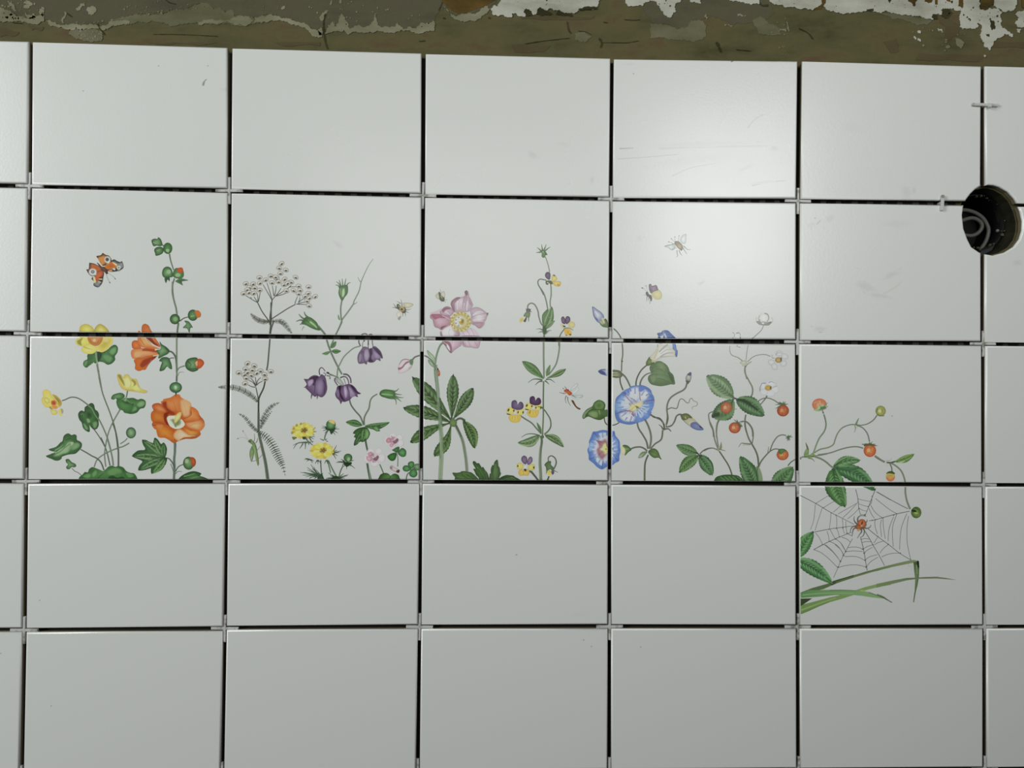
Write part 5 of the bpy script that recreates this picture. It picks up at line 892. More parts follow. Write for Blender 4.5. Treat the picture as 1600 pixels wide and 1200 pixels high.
M('painted_spider')
W(1240, 760, 10.667, 165)
for s in ('1060 630 1020 590 1005 540 1015 495', '1070 600 1070 530 1110 490 1170 490', '1180 600 1220 590 1225 550', '1190 600 1210 640 1190 680', '1160 680 1220 700 1270 680 1290 640', '1060 660 990 670 950 720 945 780', '1060 680 1000 710 980 780 975 830', '1130 690 1130 760 1100 800 1060 865', '1150 690 1180 740 1160 820 1110 850', '1170 480 1210 500'): S('3f3632', s, 24, 10, '6a6a66')
E('8a4a30', 1135, 620, 70, 74, 20, 'b06a4c', ol='4c2a1e', olw=6); E('6a2c1c', 1140, 610, 16, 34, 20); E('6f3c2a', 1085, 680, 60, 42, 20, '8e5a40', ol='4c2a1e', olw=5); E('c08a74', 1130, 660, 16, 14); P('a07868', '1060 710 1100 710 1090 750 1060 740')

M('painted_grass_blade')
W(1240, 850, 10.667, 162)
P('4a613c', '100 815 300 735 600 650 650 620 900 550 1200 460 1500 380 1620 350 1620 390 1300 470 1000 560 700 660 500 750 300 800 110 870', sharp=True); P('38472a', '600 660 660 620 900 550 1000 520 1000 555 800 610 640 690', sharp=True); S('66794e', '700 640 900 570 1200 490 1500 395 1620 365', 10, 10)
P('5c7c44', '100 1020 300 970 600 890 740 860 1000 780 1200 715 1400 665 1620 625 1620 680 1400 720 1200 770 1000 850 800 915 600 970 400 1050 250 1120 100 1180', '6d8a50', ax=(100, 1100, 1600, 650), sharp=True); S('7f9a5c', '130 1100 400 1000 700 900', 24, 14); S('4c6838', '110 1160 300 1080 600 960', 14, 8)
P('4f7a4c', '100 830 250 770 500 765 800 760 1030 770 1150 780 1250 800 1400 860 1500 900 1620 960 1500 910 1300 890 1150 865 1000 850 700 850 400 880 100 900', '6c9060', ax=(100, 800, 1300, 850), sharp=True); S('77a070', '150 850 500 820 1000 820', 16, 10); S('3c5c34', '600 770 900 770 1040 780', 12, 8); P('2c3f22', '110 910 310 905 200 980 110 1040', sharp=True); S('8aa050', '1110 775 1190 780', 28, 20); S('3f5238', '1250 805 1400 860 1500 900 1640 975', 12, 14)
W(1370, 850, 10.667, 155)
P('55683e', '-10 410 300 330 530 275 620 265 690 280 700 320 600 315 400 355 200 395 -10 455', '66785a', ax=(0, 430, 600, 290), sharp=True); P('3a5230', '610 300 700 290 708 400 700 560 680 680 650 800 620 970 605 970 630 800 640 600 620 420', '56704a', sharp=True); P('141f10', '665 300 700 285 705 380 690 400'); S('7c9070', '660 350 675 500', 14, 10)
P('5c7448', '-10 665 300 600 500 565 640 560 800 550 1000 545 1150 565 1330 600 1200 590 1000 575 700 580 500 605 200 680 -10 730', '5a6450', ax=(0, 680, 900, 560), sharp=True); S('45553c', '0 845 100 880 180 930 245 970', 26, 6); S('4c5c40', '420 590 640 570 900 560', 8, 8)

# dirt left on the glaze
M('cement_smear')
W(1200, 380, 10, 172)
for s, c, w in (('1370 380 1440 400', 'a0a39e', 8),): S(c, s, w)
W(0, 0, 1, 200)
S('8f938e', '317 134 318 129 323 124', 2.2, 1.5); S('8d918e', '318 134 320 128', 1.5, 1)
W(0, 0, 1, 222)
S('b9bfbb', '968 232 990 231', 2, 1); S('c6cbc8', '1050 226 1100 223 1190 222', 1.4, .8); S('c3c8c5', '965 248 1000 246 1060 241', 1.2, .8); S('cdd2cf', '1030 232 1080 230 1140 229 1200 228', 2.5, 1.5); S('bcc2bf', '1091 444 1100 440', 4, 2); S('6b6f6a', '1142 97 1146 95', 1.6, 1.2); S('c9cecb', '1168 200 1180 186 1195 178', 2, 1)
S('c3c8c4', '1175 290 1200 285 1228 282', 2, 1); S('cad0cc', '1050 275 1080 262 1120 255', 2.2, 1)
W(0, 0, 1, 172)
S('a2a5a0', '1345 447 1352 459 1372 462 1400 448 1408 440', 3, 2); S('a6a9a4', '1352 452 1370 468 1392 462', 2, 1.4); S('a4a7a2', '1408 418 1395 428 1382 430', 2, 1.2)
W(0, 0, 1, 200)
S('a9ada8', '1272 517 1282 519 1287 517', 2.2, 1.2); S('b3b7b2', '1266 510 1272 511', 1.6, 1); S('b0b4b0', '1282 344 1274 352 1266 358', 2.4, 1); S('b0b4b0', '838 243 843 247', 2, 1); S('a9ada8', '923 277 928 285', 2.4, 1.4); S('b5b9b5', '520 378 535 385', 1.6, 1); E('a4a8a4', 807, 867, 1.6, 1.2); S('bfc3bf', '405 111 411 110', 1.4, 1)
for x, y in nums('325 103 130 142 248 103 990 115 912 1000 924 1010 1001 1011 1 1021 62 938 80 1103 1394 650 1273 341 995 372 1003 372'): E('a5a8a3', x, y, 1.3, 1)

def smudge(x, y, rx, ry, k, rot=0, seed=1):
    """soft dirty patch: bare glaze at its rim, greyer towards the middle"""
    r = random.Random(seed); n_ = 14; ca, sa = math.cos(math.radians(rot)), math.sin(math.radians(rot)); rings = []
    rad = [r.uniform(.7, 1.15) for _ in range(n_)]
    for f in (1, .66, .33):
        c = mix(TILE, tuple(v*k for v in TILE), (1-f)*1.4)
        rings.append([(*pt(x+(rx*math.cos(a)*ca-ry*math.sin(a)*sa)*f*m, y+(rx*math.cos(a)*sa+ry*math.sin(a)*ca)*f*m), *c) for a, m in zip([q*2*math.pi/n_ for q in range(n_)], rad)])
    emit([[rings[g][q-1], rings[g][q], rings[g+1][q], rings[g+1][q-1]] for g in (0, 1) for q in range(n_)]+[rings[2]])
W(0, 0, 1, 200)
for q, (x, y, rx, ry, k, ro) in enumerate(((1352, 448, 22, 9, .90, 20), (1392, 430, 20, 6, .91, -25), (1374, 462, 24, 5, .90, 10), (1296, 342, 12, 6, .90, -40), (1268, 352, 10, 7, .93, 0), (1416, 300, 10, 12, .92, 0), (1428, 298, 4, 8, .90, 0), (1280, 514, 16, 6, .88, 5), (1210, 232, 9, 7, .90, 0), (1190, 285, 26, 3, .92, -6), (1166, 262, 20, 4, .93, -20), (832, 242, 12, 7, .90, 30), (880, 225, 14, 4, .94, 0), (925, 281, 5, 8, .88, 20), (528, 382, 14, 5, .92, 30), (350, 140, 8, 5, .95, 0), (1000, 372, 8, 8, .93, 30), (1096, 442, 9, 3, .86, -35), (1045, 470, 40, 12, .97, 0), (1225, 95, 14, 3, .94, 0), (985, 100, 12, 3, .94, 0), (1590, 410, 10, 7, .90, 0), (1400, 350, 30, 8, .95, 0), (1330, 200, 26, 10, .97, 10), (1090, 225, 90, 5, .95, -2), (1080, 250, 80, 10, .96, -8), (1300, 640, 20, 10, .97, 0), (905, 960, 18, 6, .97, 0), (240, 735, 30, 5, .97, 0))): smudge(x, y, rx, ry, k, ro, q)
# ------------------------------------------------------------------ tiles
ROWS = ['top row', 'second row', 'third row', 'fourth row', 'bottom row']
COLS = ['cut off by the left edge', 'second column from left', 'third column from left', 'middle column', 'fifth column from left', 'sixth column', 'cut off by the right edge']
LABEL = {
 (0,0): 'plain white tile, top row, cut off by the left edge of the picture', (1,0): 'plain white tile, top left, small grey tick near its right edge',
 (2,0): 'plain white tile, top row, third from left, above the yarrow umbel', (3,0): 'plain white tile, top row, middle, with white spacer crumbs beside it',
 (4,0): 'plain white tile, top row, brightest, with light glare and smeared lines', (5,0): 'plain white tile, top row, left of the spacer set edgewise in the joint',
 (6,0): 'plain white tile, top right corner, cut off by the picture edge',
 (0,1): 'plain white tile, second row, at the left edge, left of the orange butterfly', (1,1): 'white tile painted with an orange butterfly and hollyhock buds',
 (2,1): 'white tile painted with a grey yarrow umbel and green columbine pods', (3,1): 'white tile painted with a large pink anemone and heartsease tips',
 (4,1): 'white tile painted with a bee and a purple and yellow moth', (5,1): 'plain white tile with grey smears, left of the round hole',
 (6,1): 'white tile at the right edge with the round hole cut into its corner',
 (0,2): 'plain white tile, third row, left edge, beside the yellow marsh flowers', (1,2): 'white tile painted with yellow marsh flowers and orange hollyhock',
 (2,2): 'white tile painted with purple columbine, yarrow and yellow daisies', (3,2): 'white tile painted with green anemone leaves, heartsease and a dragonfly',
 (4,2): 'white tile painted with blue morning glory and red wild strawberries', (5,2): 'white tile painted with strawberry runners, berries and green leaves',
 (6,2): 'plain white tile, third row, at the right edge, below the round hole',
 (0,3): 'plain white tile, fourth row, cut off by the left edge', (1,3): 'plain white tile directly below the yellow marsh flowers and hollyhock',
 (2,3): 'plain white tile directly below the purple columbine tile', (3,3): 'plain white tile with one dark speck, below the anemone leaves',
 (4,3): 'plain white tile directly left of the spider web tile', (5,3): 'white tile painted with a spider web and green grass blades',
 (6,3): 'plain white tile directly right of the spider web tile',
 (0,4): 'plain white tile in the bottom left corner, cut off by the edge', (1,4): 'plain white tile, bottom row, second from the left',
 (2,4): 'plain white tile, bottom row, third from the left', (3,4): 'plain white tile, bottom row, middle of the seven',
 (4,4): 'plain white tile, bottom row, diagonally lower left of the spider web', (5,4): 'plain white tile, bottom row, directly below the spider web',
 (6,4): 'plain white tile in the bottom right corner, cut off by the edge'}
TILT = {(4,0): (.35, -.35), (5,0): (.1, .5), (4,1): (-.2, .0), (3,0): (.1, -.1), (5,1): (-.1, .3), (4,2): (-.1, .1)}
MLABEL = {'painted_marsh_marigold': 'yellow cup flowers with orange centres and round green leaves', 'painted_hollyhock': 'orange hollyhock with green buds on a tall stem',
 'painted_butterfly': 'orange butterfly with eye spots', 'painted_yarrow': 'grey-white yarrow umbels with feathery leaves', 'painted_grasshopper': 'green grasshopper clinging to the yarrow stem',
 'painted_columbine': 'dark purple columbine with green pods', 'painted_yellow_daisy': 'yellow daisies with feathery leaves', 'painted_wood_sorrel': 'pale pink flowers with clover-like leaves',
 'painted_caterpillar': 'small pinkish grub', 'painted_anemone': 'pink anemone with dark green toothed leaves', 'painted_bee': 'small winged insect', 'painted_ladybird': 'small red beetle',
 'painted_heartsease': 'purple and yellow heartsease', 'painted_dragonfly': 'red-bodied dragonfly', 'painted_morning_glory': 'blue morning glory with heart-shaped leaves',
 'painted_moth': 'purple and yellow moth', 'painted_wild_strawberry': 'wild strawberry with red berries and white flowers', 'painted_leaf': 'toothed green leaf',
 'painted_spider_web': 'thin grey spider web', 'painted_spider': 'reddish brown spider', 'painted_grass_blade': 'long green grass blades', 'cement_smear': 'faint grey smears and specks'}
TILES = {}
for j in range(5):
    for i in range(7):
        q = corners(i, j); out = minus_hole(q)
        me, (cx, cz) = tile_mesh(out, None)
        o = obj('ceramic_tile', me, None, LABEL[i, j], 'tile', 'white tiles on the wall', kind='thing', loc=(cx, 0, cz))
        tx, tz = TILT.get((i, j), (rnd.uniform(-.18, .18), rnd.uniform(-.18, .18)))
        o.rotation_euler = (math.radians(tx), 0, math.radians(tz))
        TILES[i, j] = (o, q, cx, cz, out != q)
DZ = 3e-6
for name, prims in MOTIFS.items():
    allp = [p for pr in prims for poly in pr for p in poly]
    x0, x1 = min(p[0] for p in allp), max(p[0] for p in allp); z0, z1 = min(p[1] for p in allp), max(p[1] for p in allp)
    for (i, j), (to, quad, cx, cz, holed) in TILES.items():
        if j >= 3 and i < 5 and name != 'cement_smear': continue   # the row below is plain
        if max(p[0] for p in quad) < x0 or min(p[0] for p in quad) > x1 or max(p[1] for p in quad) < z0 or min(p[1] for p in quad) > z1: continue
        qx0, qx1 = min(p[0] for p in quad), max(p[0] for p in quad); qz0, qz1 = min(p[1] for p in quad), max(p[1] for p in quad)
        wins = []                                                 # flat face, then the facets of the rounded arris
        rr = [(RB*(1-math.sin(a)), RB*(1-math.cos(a))) for a in (0, math.pi/8, math.pi/4)]; rg = [(inset(quad, d), y) for d, y in rr]
        wins.append((rg[0][0], None))
        for (ra, ya), (rb_, yb) in zip(rg, rg[1:]):
            for k in range(4): wins.append(([ra[k], ra[(k+1) % 4], rb_[(k+1) % 4], rb_[k]], (ra[k], ra[(k+1) % 4], ya, rb_[k], yb)))
        core = rg[0][0]; fx0, fx1 = max(core[0][0], core[3][0]), min(core[1][0], core[2][0]); fz0, fz1 = max(core[2][1], core[3][1]), min(core[0][1], core[1][1])
        V, Fc, CC = [], [], []; boxes = []; span = []
        for pr in prims:
            f0 = len(Fc)
            used = False                                          # a brush mark lies just above the marks it overlaps
            b = (min(p[0] for q in pr for p in q), max(p[0] for q in pr for p in q), min(p[1] for q in pr for p in q), max(p[1] for q in pr for p in q))
            if b[1] < qx0 or b[0] > qx1 or b[3] < qz0 or b[2] > qz1: continue
            lay = 1+max([3]+[B[4] for B in boxes if B[0] < b[1] and B[1] > b[0] and B[2] < b[3] and B[3] > b[2]])
            for poly in pr:
                if max(p[0] for p in poly) < qx0 or min(p[0] for p in poly) > qx1 or max(p[1] for p in poly) < qz0 or min(p[1] for p in poly) > qz1: continue
                flat = min(p[0] for p in poly) > fx0 and max(p[0] for p in poly) < fx1 and min(p[1] for p in poly) > fz0 and max(p[1] for p in poly) < fz1
                for win, sl in (wins[:1] if flat else wins):
                    c = poly if flat else clip_convex(poly, win)
                    if len(c) < 3: continue
                    A = sum(c[k-1][0]*c[k][1]-c[k][0]*c[k-1][1] for k in range(len(c)))
                    if abs(A) < 1e-11: continue
                    used = True; b0 = len(V)
                    if A < 0: c = c[::-1]
                    for p in c:
                        y = 0
                        if sl:
                            (ax, az), (bx, bz), ya, (ex, ez), yb = sl; L = math.hypot(bx-ax, bz-az)
                            dist = lambda qx, qz: abs((bx-ax)*(qz-az)-(bz-az)*(qx-ax))/L
                            y = ya+(yb-ya)*min(1, dist(p[0], p[1])/max(1e-9, dist(ex, ez)))
                        V.append((p[0]-cx, y-lay*DZ, p[1]-cz)); CC.append(p[2:5])
                    Fc.append(tuple(range(b0, len(V))))
            if used: boxes.append((*b, lay)); span.append((f0, len(Fc)))
        if not Fc: continue
        mg = .004 if name != 'cement_smear' else .0012; grp = list(range(len(boxes)))   # separate pieces of a motif are separate parts
        def root(a):
            while grp[a] != a: a = grp[a]
            return a
        for a in range(len(boxes)):
            for c in range(a):
                A_, B_ = boxes[a], boxes[c]
                if A_[0]-mg < B_[1] and A_[1]+mg > B_[0] and A_[2]-mg < B_[3] and A_[3]+mg > B_[2]: grp[root(a)] = root(c)
        for g in sorted({root(a) for a in range(len(boxes))}):
            fs = [f for a in range(len(boxes)) if root(a) == g for f in Fc[span[a][0]:span[a][1]]]; ids = [v for f in fs for v in f]; re_ = {v: k for k, v in enumerate(ids)}
            me = mesh(name, [V[v] for v in ids], [tuple(re_[v] for v in f) for f in fs], [M_paint])
            ca = me.color_attributes.new('Col', 'FLOAT_COLOR', 'POINT')
            ca.data.foreach_set('color', [v for k in ids for v in (*CC[k], 1.0)])
            obj(name, me, to, MLABEL[name])

# ------------------------------------------------------------------ adhesive in the joints and behind the tiles
def bed_strip(x0, x1, z0, z1, y, V, Fc):
    b = len(V); V += [(x0, y, z0), (x1, y, z0), (x1, y, z1), (x0, y, z1)]; Fc.append((b, b+1, b+2, b+3))
zt = at(800, 92).z; zc = at(800, 640).z; zb = at(800, 1240).z
hx0, hx1 = min(p[0] for p in HOLE)-.002, max(p[0] for p in HOLE)+.002
hz0, hz1 = min(p[1] for p in HOLE)-.002, max(p[1] for p in HOLE)+.002
V, Fc = [], []; BT = []
pitch = .0171; x = -.78; k = 0
def zr(x0, x1, z0, z1):
    if x1 < hx0 or x0 > hx1 or z1 < hz0 or z0 > hz1: return [(z0, z1)]
    return [(a, b) for a, b in ((z0, hz0), (hz1, z1)) if b > a]
topz = lambda x: (corners(0,0)[0][1] + (x-corners(0,0)[0][0])*(corners(6,0)[1][1]-corners(0,0)[0][1])/(corners(6,0)[1][0]-corners(0,0)[0][0])) - .0035
while x < .78:
    w = pitch*(.62+.08*math.sin(k*1.7)); y0 = .0088+.0001*math.sin(k*2.3)
    for a, b_ in zr(x, x+w, zc, topz(x)):
        bb = len(V)
        V += [(x, .0098, a), (x+w*.2, y0, a), (x+w*.8, y0, a), (x+w, .0098, a), (x, .0098, b_), (x+w*.2, y0, b_), (x+w*.8, y0, b_), (x+w, .0098, b_)]
        BT.append(len(Fc)+1); Fc += [(bb, bb+1, bb+5, bb+4), (bb+1, bb+2, bb+6, bb+5), (bb+2, bb+3, bb+7, bb+6), (bb+4, bb+5, bb+6, bb+7), (bb+3, bb+2, bb+1, bb)]
    x += pitch; k += 1
for xa, xb, za, zb_ in ((-.78, hx0, zc, topz(-.78)-.008), (hx1, .78, zc, topz(.78)-.002), (hx0, hx1, zc, hz0), (hx0, hx1, hz1, topz(hx0)-.002)):
    bb = len(V); V += [(xa, .0096, za), (xb, .0096, za), (xb, .0096, topz(xb) if zb_ > hz0+.001 else zb_), (xa, .0096, topz(xa) if zb_ > hz0+.001 else zb_)]; Fc.append((bb, bb+1, bb+2, bb+3))
bb = len(V); V += [(-.78, .009, zb), (.78, .009, zb), (.78, .009, zc), (-.78, .009, zc), (-.78, .0098, zb), (.78, .0098, zb), (.78, .0098, zc), (-.78, .0098, zc)]
Fc += [(bb, bb+1, bb+2, bb+3), (bb+3, bb+2, bb+6, bb+7), (bb, bb+4, bb+5, bb+1)]
obj('tile_adhesive', mesh('tile_adhesive', V, Fc, [M_bed, M_ridge], [1 if k in BT else 0 for k in range(len(Fc))]), None, 'dark combed tile adhesive seen at the bottom of the open joints', 'adhesive', kind='stuff')

# ------------------------------------------------------------------ wall with the round recess
YW = .010
outer = [(-1.3, -.95), (1.3, -.95), (1.3, .95), (-1.3, .95)]
hole2 = [(HC[0]+(p[0]-HC[0])*.97, HC[1]+(p[1]-HC[1])*.97) for p in HOLE]
nh = len(hole2)
tess = tessellate_polygon([[Vector((x, z, 0)) for x, z in outer], [Vector((x, z, 0)) for x, z in hole2]])
V = [(x, YW, z) for x, z in outer]+[(x, YW, z) for x, z in hole2]; Fc = [tuple(t) for t in tess]
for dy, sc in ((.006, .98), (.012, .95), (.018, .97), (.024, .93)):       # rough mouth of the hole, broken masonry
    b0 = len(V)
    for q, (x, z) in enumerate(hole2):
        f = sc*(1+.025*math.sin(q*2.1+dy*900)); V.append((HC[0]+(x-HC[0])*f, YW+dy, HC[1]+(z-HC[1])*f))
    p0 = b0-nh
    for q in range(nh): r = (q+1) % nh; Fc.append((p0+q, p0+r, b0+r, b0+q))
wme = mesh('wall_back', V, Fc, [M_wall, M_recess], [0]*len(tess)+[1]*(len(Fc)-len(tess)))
bm = bmesh.new(); bm.from_mesh(wme); bmesh.ops.recalc_face_normals(bm, faces=bm.faces); bm.to_mesh(wme); bm.free()
wall = obj('wall_back', wme, kind='structure', label='bare olive-brown cement wall above the tiles')

def rough(pts, amp, depth=3, seed=1):
    r = random.Random(seed)
    for d in range(depth):
        out = []
        for k in range(len(pts)):
            a, b = pts[k], pts[(k+1) % len(pts)]; L = math.hypot(b[0]-a[0], b[1]-a[1])
            out.append(a)
            if L > 1.0:
                o = r.uniform(-1, 1)*min(L*.28, amp); m = ((a[0]+b[0])/2-(b[1]-a[1])/L*o, (a[1]+b[1])/2+(b[0]-a[0])/L*o); out.append(m)
        pts = out
    return pts
def slab(name, polys, m, y, thick, label=None, parent=wall):
    """thin irregular layer on the wall: outline in photo pixels at the wall's depth"""
    V, Fc = [], []
    for pts in polys:
        w = [at(px, py, YW) for px, py in pts]; n = len(w)
        tr = tessellate_polygon([[Vector((p.x, p.z, 0)) for p in w]]); b0 = len(V)
        V += [(p.x, YW-y-thick, p.z) for p in w]+[(p.x, YW-y, p.z) for p in w]
        Fc += [tuple(b0+i for i in t) for t in tr]+[(b0+k, b0+(k+1) % n, b0+n+(k+1) % n, b0+n+k) for k in range(n)]
    me = mesh(name, V, Fc, [m])
    bm = bmesh.new(); bm.from_mesh(me)
    for f in bm.faces:
        f.normal_update()
    bmesh.ops.recalc_face_normals(bm, faces=bm.faces)
    for f in bm.faces:                                            # front faces look towards the room
        if abs(f.normal.y) > .9 and f.normal.y > 0: f.normal_flip()
    bm.to_mesh(me); bm.free()
    return obj(name, me, parent, label)
def N(s): return nums(s)
def blob(x, y, rx, ry, seed): r = random.Random(seed); return rough([(x+rx*math.cos(a)*r.uniform(.7, 1.15), y+ry*math.sin(a)*r.uniform(.7, 1.15)) for a in [k*math.pi/4 for k in range(8)]], 1.2, 1, seed)
def specks(reg, n, smin, smax, seed):
    r = random.Random(seed); xs = [p[0] for p in reg]; ys = [p[1] for p in reg]; out = []
    while len(out) < n:
        x, y = r.uniform(min(xs), max(xs)), r.uniform(min(ys), max(ys))
        if inside((x, y), reg): s = smin+(smax-smin)*r.random()**2.5; out.append(blob(x, y, s*r.uniform(.6, 1.3), s*r.uniform(.6, 1.3), r.randint(0, 9999)))
    return out
GREY = rough(N('-700 -330 785 -330 775 5 760 12 740 20 712 24 695 10 685 20 678 32 650 44 625 46 600 44 570 44 540 46 510 46 495 46 470 35 440 28 420 22 400 28 385 28 368 24 350 18 332 12 318 3 300 8 285 16 262 18 240 22 215 22 190 28 170 36 150 38 120 40 100 40 80 34 60 30 35 26 20 20 -30 5'), 2, 3, 3)
GREY2 = rough(N('1000 -330 1200 -330 1204 6 1210 20 1196 30 1178 34 1160 38 1140 38 1118 28 1106 24 1096 32 1085 30 1072 46 1055 40 1046 38 1022 36 1010 25 1002 10'), 2, 3, 4)
slab('cement_patch', [GREY, GREY2], M_cement, 0, .0003, 'smoother grey-brown cement')
FILM = [rough(N(s), 1.6, 3, 5+k) for k, s in enumerate((
 '172 32 190 27 200 26 215 22 230 24 245 23 262 19 275 16 290 15 300 12 305 7 318 4 328 8 334 15 345 13 352 20 356 16 364 17 366 25 378 25 388 24 396 29 404 30 404 37 388 37 380 41 370 39 360 37 350 38 335 37 310 37 305 36 285 39 265 41 258 37 250 35 235 34 220 35 205 39 195 39 175 38',
 '1015 38 1025 36 1045 40 1060 46 1075 42 1080 32 1098 33 1103 40 1102 58 1085 66 1065 64 1040 60 1015 60', '1176 34 1186 26 1196 32 1204 38 1216 44 1222 54 1200 56 1184 50',
 '1370 21 1385 25 1400 30 1415 33 1435 40 1450 38 1458 32 1440 28 1420 25 1395 20', '112 46 130 48 150 46 162 52 160 62 140 65 120 62 108 54', '896 52 910 50 924 58 915 66 900 64'))]
slab('cement_film', FILM, M_film, .0003, .00015, 'thin paler cement skin')
PALE = [rough(N(s), 1.8, 3, 20+k) for k, s in enumerate((
 '-10 4 8 16 16 15 22 22 30 26 38 28 45 29 52 24 56 28 66 22 69 24 68 34 62 37 52 38 40 35 25 34 10 34 -10 33',
 '74 33 80 33 88 36 96 40 108 39 118 38 130 39 140 38 150 38 156 42 166 40 176 34 190 32 202 31 202 38 185 40 175 41 166 45 158 48 150 45 140 46 128 48 120 46 110 46 100 45 88 42 76 38',
 '308 34 318 32 335 32 352 33 365 28 378 25 390 26 396 33 385 41 372 40 360 36 345 37 325 37 311 40',
 '398 28 410 24 424 22 432 25 440 29 450 29 460 33 470 36 478 38 485 44 495 48 503 54 503 58 492 58 485 52 478 45 465 40 452 37 440 33 425 32 410 36 398 37',
 '508 52 512 40 520 34 525 42 530 30 535 22 540 28 544 42 548 45 560 40 570 43 580 38 587 20 590 40 600 42 618 42 622 36 630 46 640 42 650 45 656 38 668 36 676 32 680 38 679 48 665 50 650 53 638 48 628 47 615 52 600 51 585 51 570 52 555 50 546 54 538 47 525 50 508 54',
 '693 10 700 16 710 25 718 24 730 22 745 20 755 13 762 10 765 15 758 22 745 32 730 34 716 32 708 28',
 '137 12 143 10 150 12 151 18 147 23 140 23 135 17', '126 6 133 5 133 10 126 14 122 18 120 13', '15 4 20 6 24 14 26 18 21 15', '34 3 46 2 52 8 47 13 37 13 38 9 46 8', '40 18 44 24 50 24 54 22 56 28 46 30 40 25', '62 18 67 14 69 20 68 27 64 24', '102 18 104 24 99 32 100 40 97 35', '66 11 70 12 70 16 66 15', '1102 20 1105 28 1110 26 1104 30 1100 26', '1152 22 1166 24 1164 27 1152 26', '1131 38 1146 40 1144 42 1132 41', '1226 27 1231 36 1232 50 1229 44', '1216 44 1228 46 1228 50 1222 48',
 '1492 60 1500 62 1506 68 1500 76 1494 70', '1476 72 1484 70 1486 72 1479 76', '439 13 445 9 445 14 439 15', '515 8 517 1 519 2 517 8', '530 4 535 -2 534 6', '502 24 512 17 515 19 506 26 504 34 500 30', '497 48 503 44 504 52 500 56'))]
sp = specks(N('0 30 0 0 60 0 70 20 60 32'), 40, .7, 2.2, 1)+specks(N('70 30 110 36 190 30 240 20 300 8 330 8 300 18 220 24 180 34 120 40'), 60, .5, 1.9, 2)+specks(N('110 44 160 46 162 62 120 62'), 60, .6, 1.7, 3)+specks(N('480 0 560 0 680 30 680 44 560 40 500 44'), 60, .4, 1.6, 4)+specks(N('400 0 500 0 500 44 460 30 400 20'), 22, .4, 1.1, 5)+specks(N('170 0 320 0 300 10 180 30'), 30, .4, 1.3, 8)
sp += specks(N('1205 30 1230 40 1232 90 1225 92 1205 60'), 22, .4, 1.5, 6)+specks(N('1420 45 1480 40 1520 60 1510 90 1430 70'), 30, .5, 2.2, 7)
slab('plaster_residue', PALE+sp, M_plaster, .0004, .0003, 'pale grey plaster residue')
RU = [rough(N(s), 1.6, 2, 50+k) for k, s in enumerate(('688 -330 690 4 704 14 715 22 728 20 744 14 774 0 782 -330', '1284 -330 1283 4 1276 12 1268 14 1282 15 1286 10 1290 3 1292 -330'))]
slab('rust_stain', RU, M_rust, .0004, .00015, 'ochre brown stain')
slab('brown_stain', [rough(N(s), 2, 2, 60+k) for k, s in enumerate(('1466 20 1480 30 1500 40 1498 52 1484 64 1476 60 1478 44 1468 36', '815 26 850 23 900 26 930 25 925 30 860 31 815 30', '45 38 68 42 66 48 50 48', '0 44 30 50 25 56 0 58', '230 66 260 67 300 66 320 68 340 67 300 70 250 70', '430 66 500 66 500 72 440 72', '800 70 860 72 850 82 805 82', '1440 84 1540 88 1530 97 1430 94', '1530 64 1600 66 1600 76 1540 74', '1380 66 1400 60 1404 80 1392 84'))], M_brown, .0003, .00007, 'brown stain')
OP = [rough(N(s), 2.2, 3, 70+k) for k, s in enumerate((
 '766 14 770 10 778 10 783 0 786 -330 936 -330 938 0 934 10 925 16 905 17 897 22 885 20 870 17 862 14 850 16 845 12 838 22 832 24 822 20 817 27 808 24 800 22 798 28 790 27 784 24 770 24',
 '972 -330 1068 -330 1065 0 1058 5 1055 14 1056 19 1050 24 1048 28 1042 26 1036 18 1030 10 1026 4 1018 2 1008 4 1004 10 998 9 985 10 977 6', '1070 -330 1100 -330 1095 0 1095 6 1088 5 1078 3',
 '1128 -330 1192 -330 1186 7 1170 6 1155 3 1140 2', '1198 -330 1202 3 1210 8 1225 12 1245 14 1265 15 1276 12 1283 4 1284 -330',
 '1292 -330 1290 3 1286 10 1290 15 1305 20 1320 22 1335 21 1350 18 1357 15 1365 19 1380 19 1400 22 1415 23 1430 26 1440 28 1446 30 1458 30 1460 24 1466 22 1478 24 1478 17 1490 14 1502 17 1500 22 1498 28 1500 35 1498 43 1510 46 1523 46 1527 38 1533 40 1533 50 1530 55 1534 63 1538 74 1545 79 1550 72 1556 62 1568 54 1582 58 1582 54 1570 46 1563 40 1562 26 1565 20 1556 14 1545 13 1538 17 1530 15 1530 0 1530 -330',
 '1553 -330 1588 -330 1588 8 1580 18 1565 17 1552 10', '1588 20 1600 16 1660 16 1660 44 1595 44 1585 38 1592 28 1585 24', '1464 45 1470 46 1471 50 1466 49', '1434 48 1438 50 1437 53 1433 51', '1427 57 1431 60 1430 63 1426 60', '1434 60 1438 63 1438 66 1433 64', '1536 86 1540 88 1538 90', '1588 46 1595 47 1592 52'))]
slab('peeling_paint', OP, M_white, .0004, .0007, 'dirty white peeling paint')
DK = specks(N('790 -5 930 -5 925 14 800 18'), 26, .3, 1.1, 11)+specks(N('985 -5 1055 -5 1045 22 1030 8'), 14, .4, 1.4, 12)+specks(N('1200 -5 1400 -5 1440 22 1350 14 1300 14 1210 6'), 40, .3, 1.3, 13)+specks(N('1440 -5 1525 -5 1560 20 1560 40 1545 72 1535 44 1500 40 1470 20'), 60, .4, 2.0, 14)+specks(N('1590 20 1650 18 1650 42 1598 42'), 12, .5, 1.6, 15)
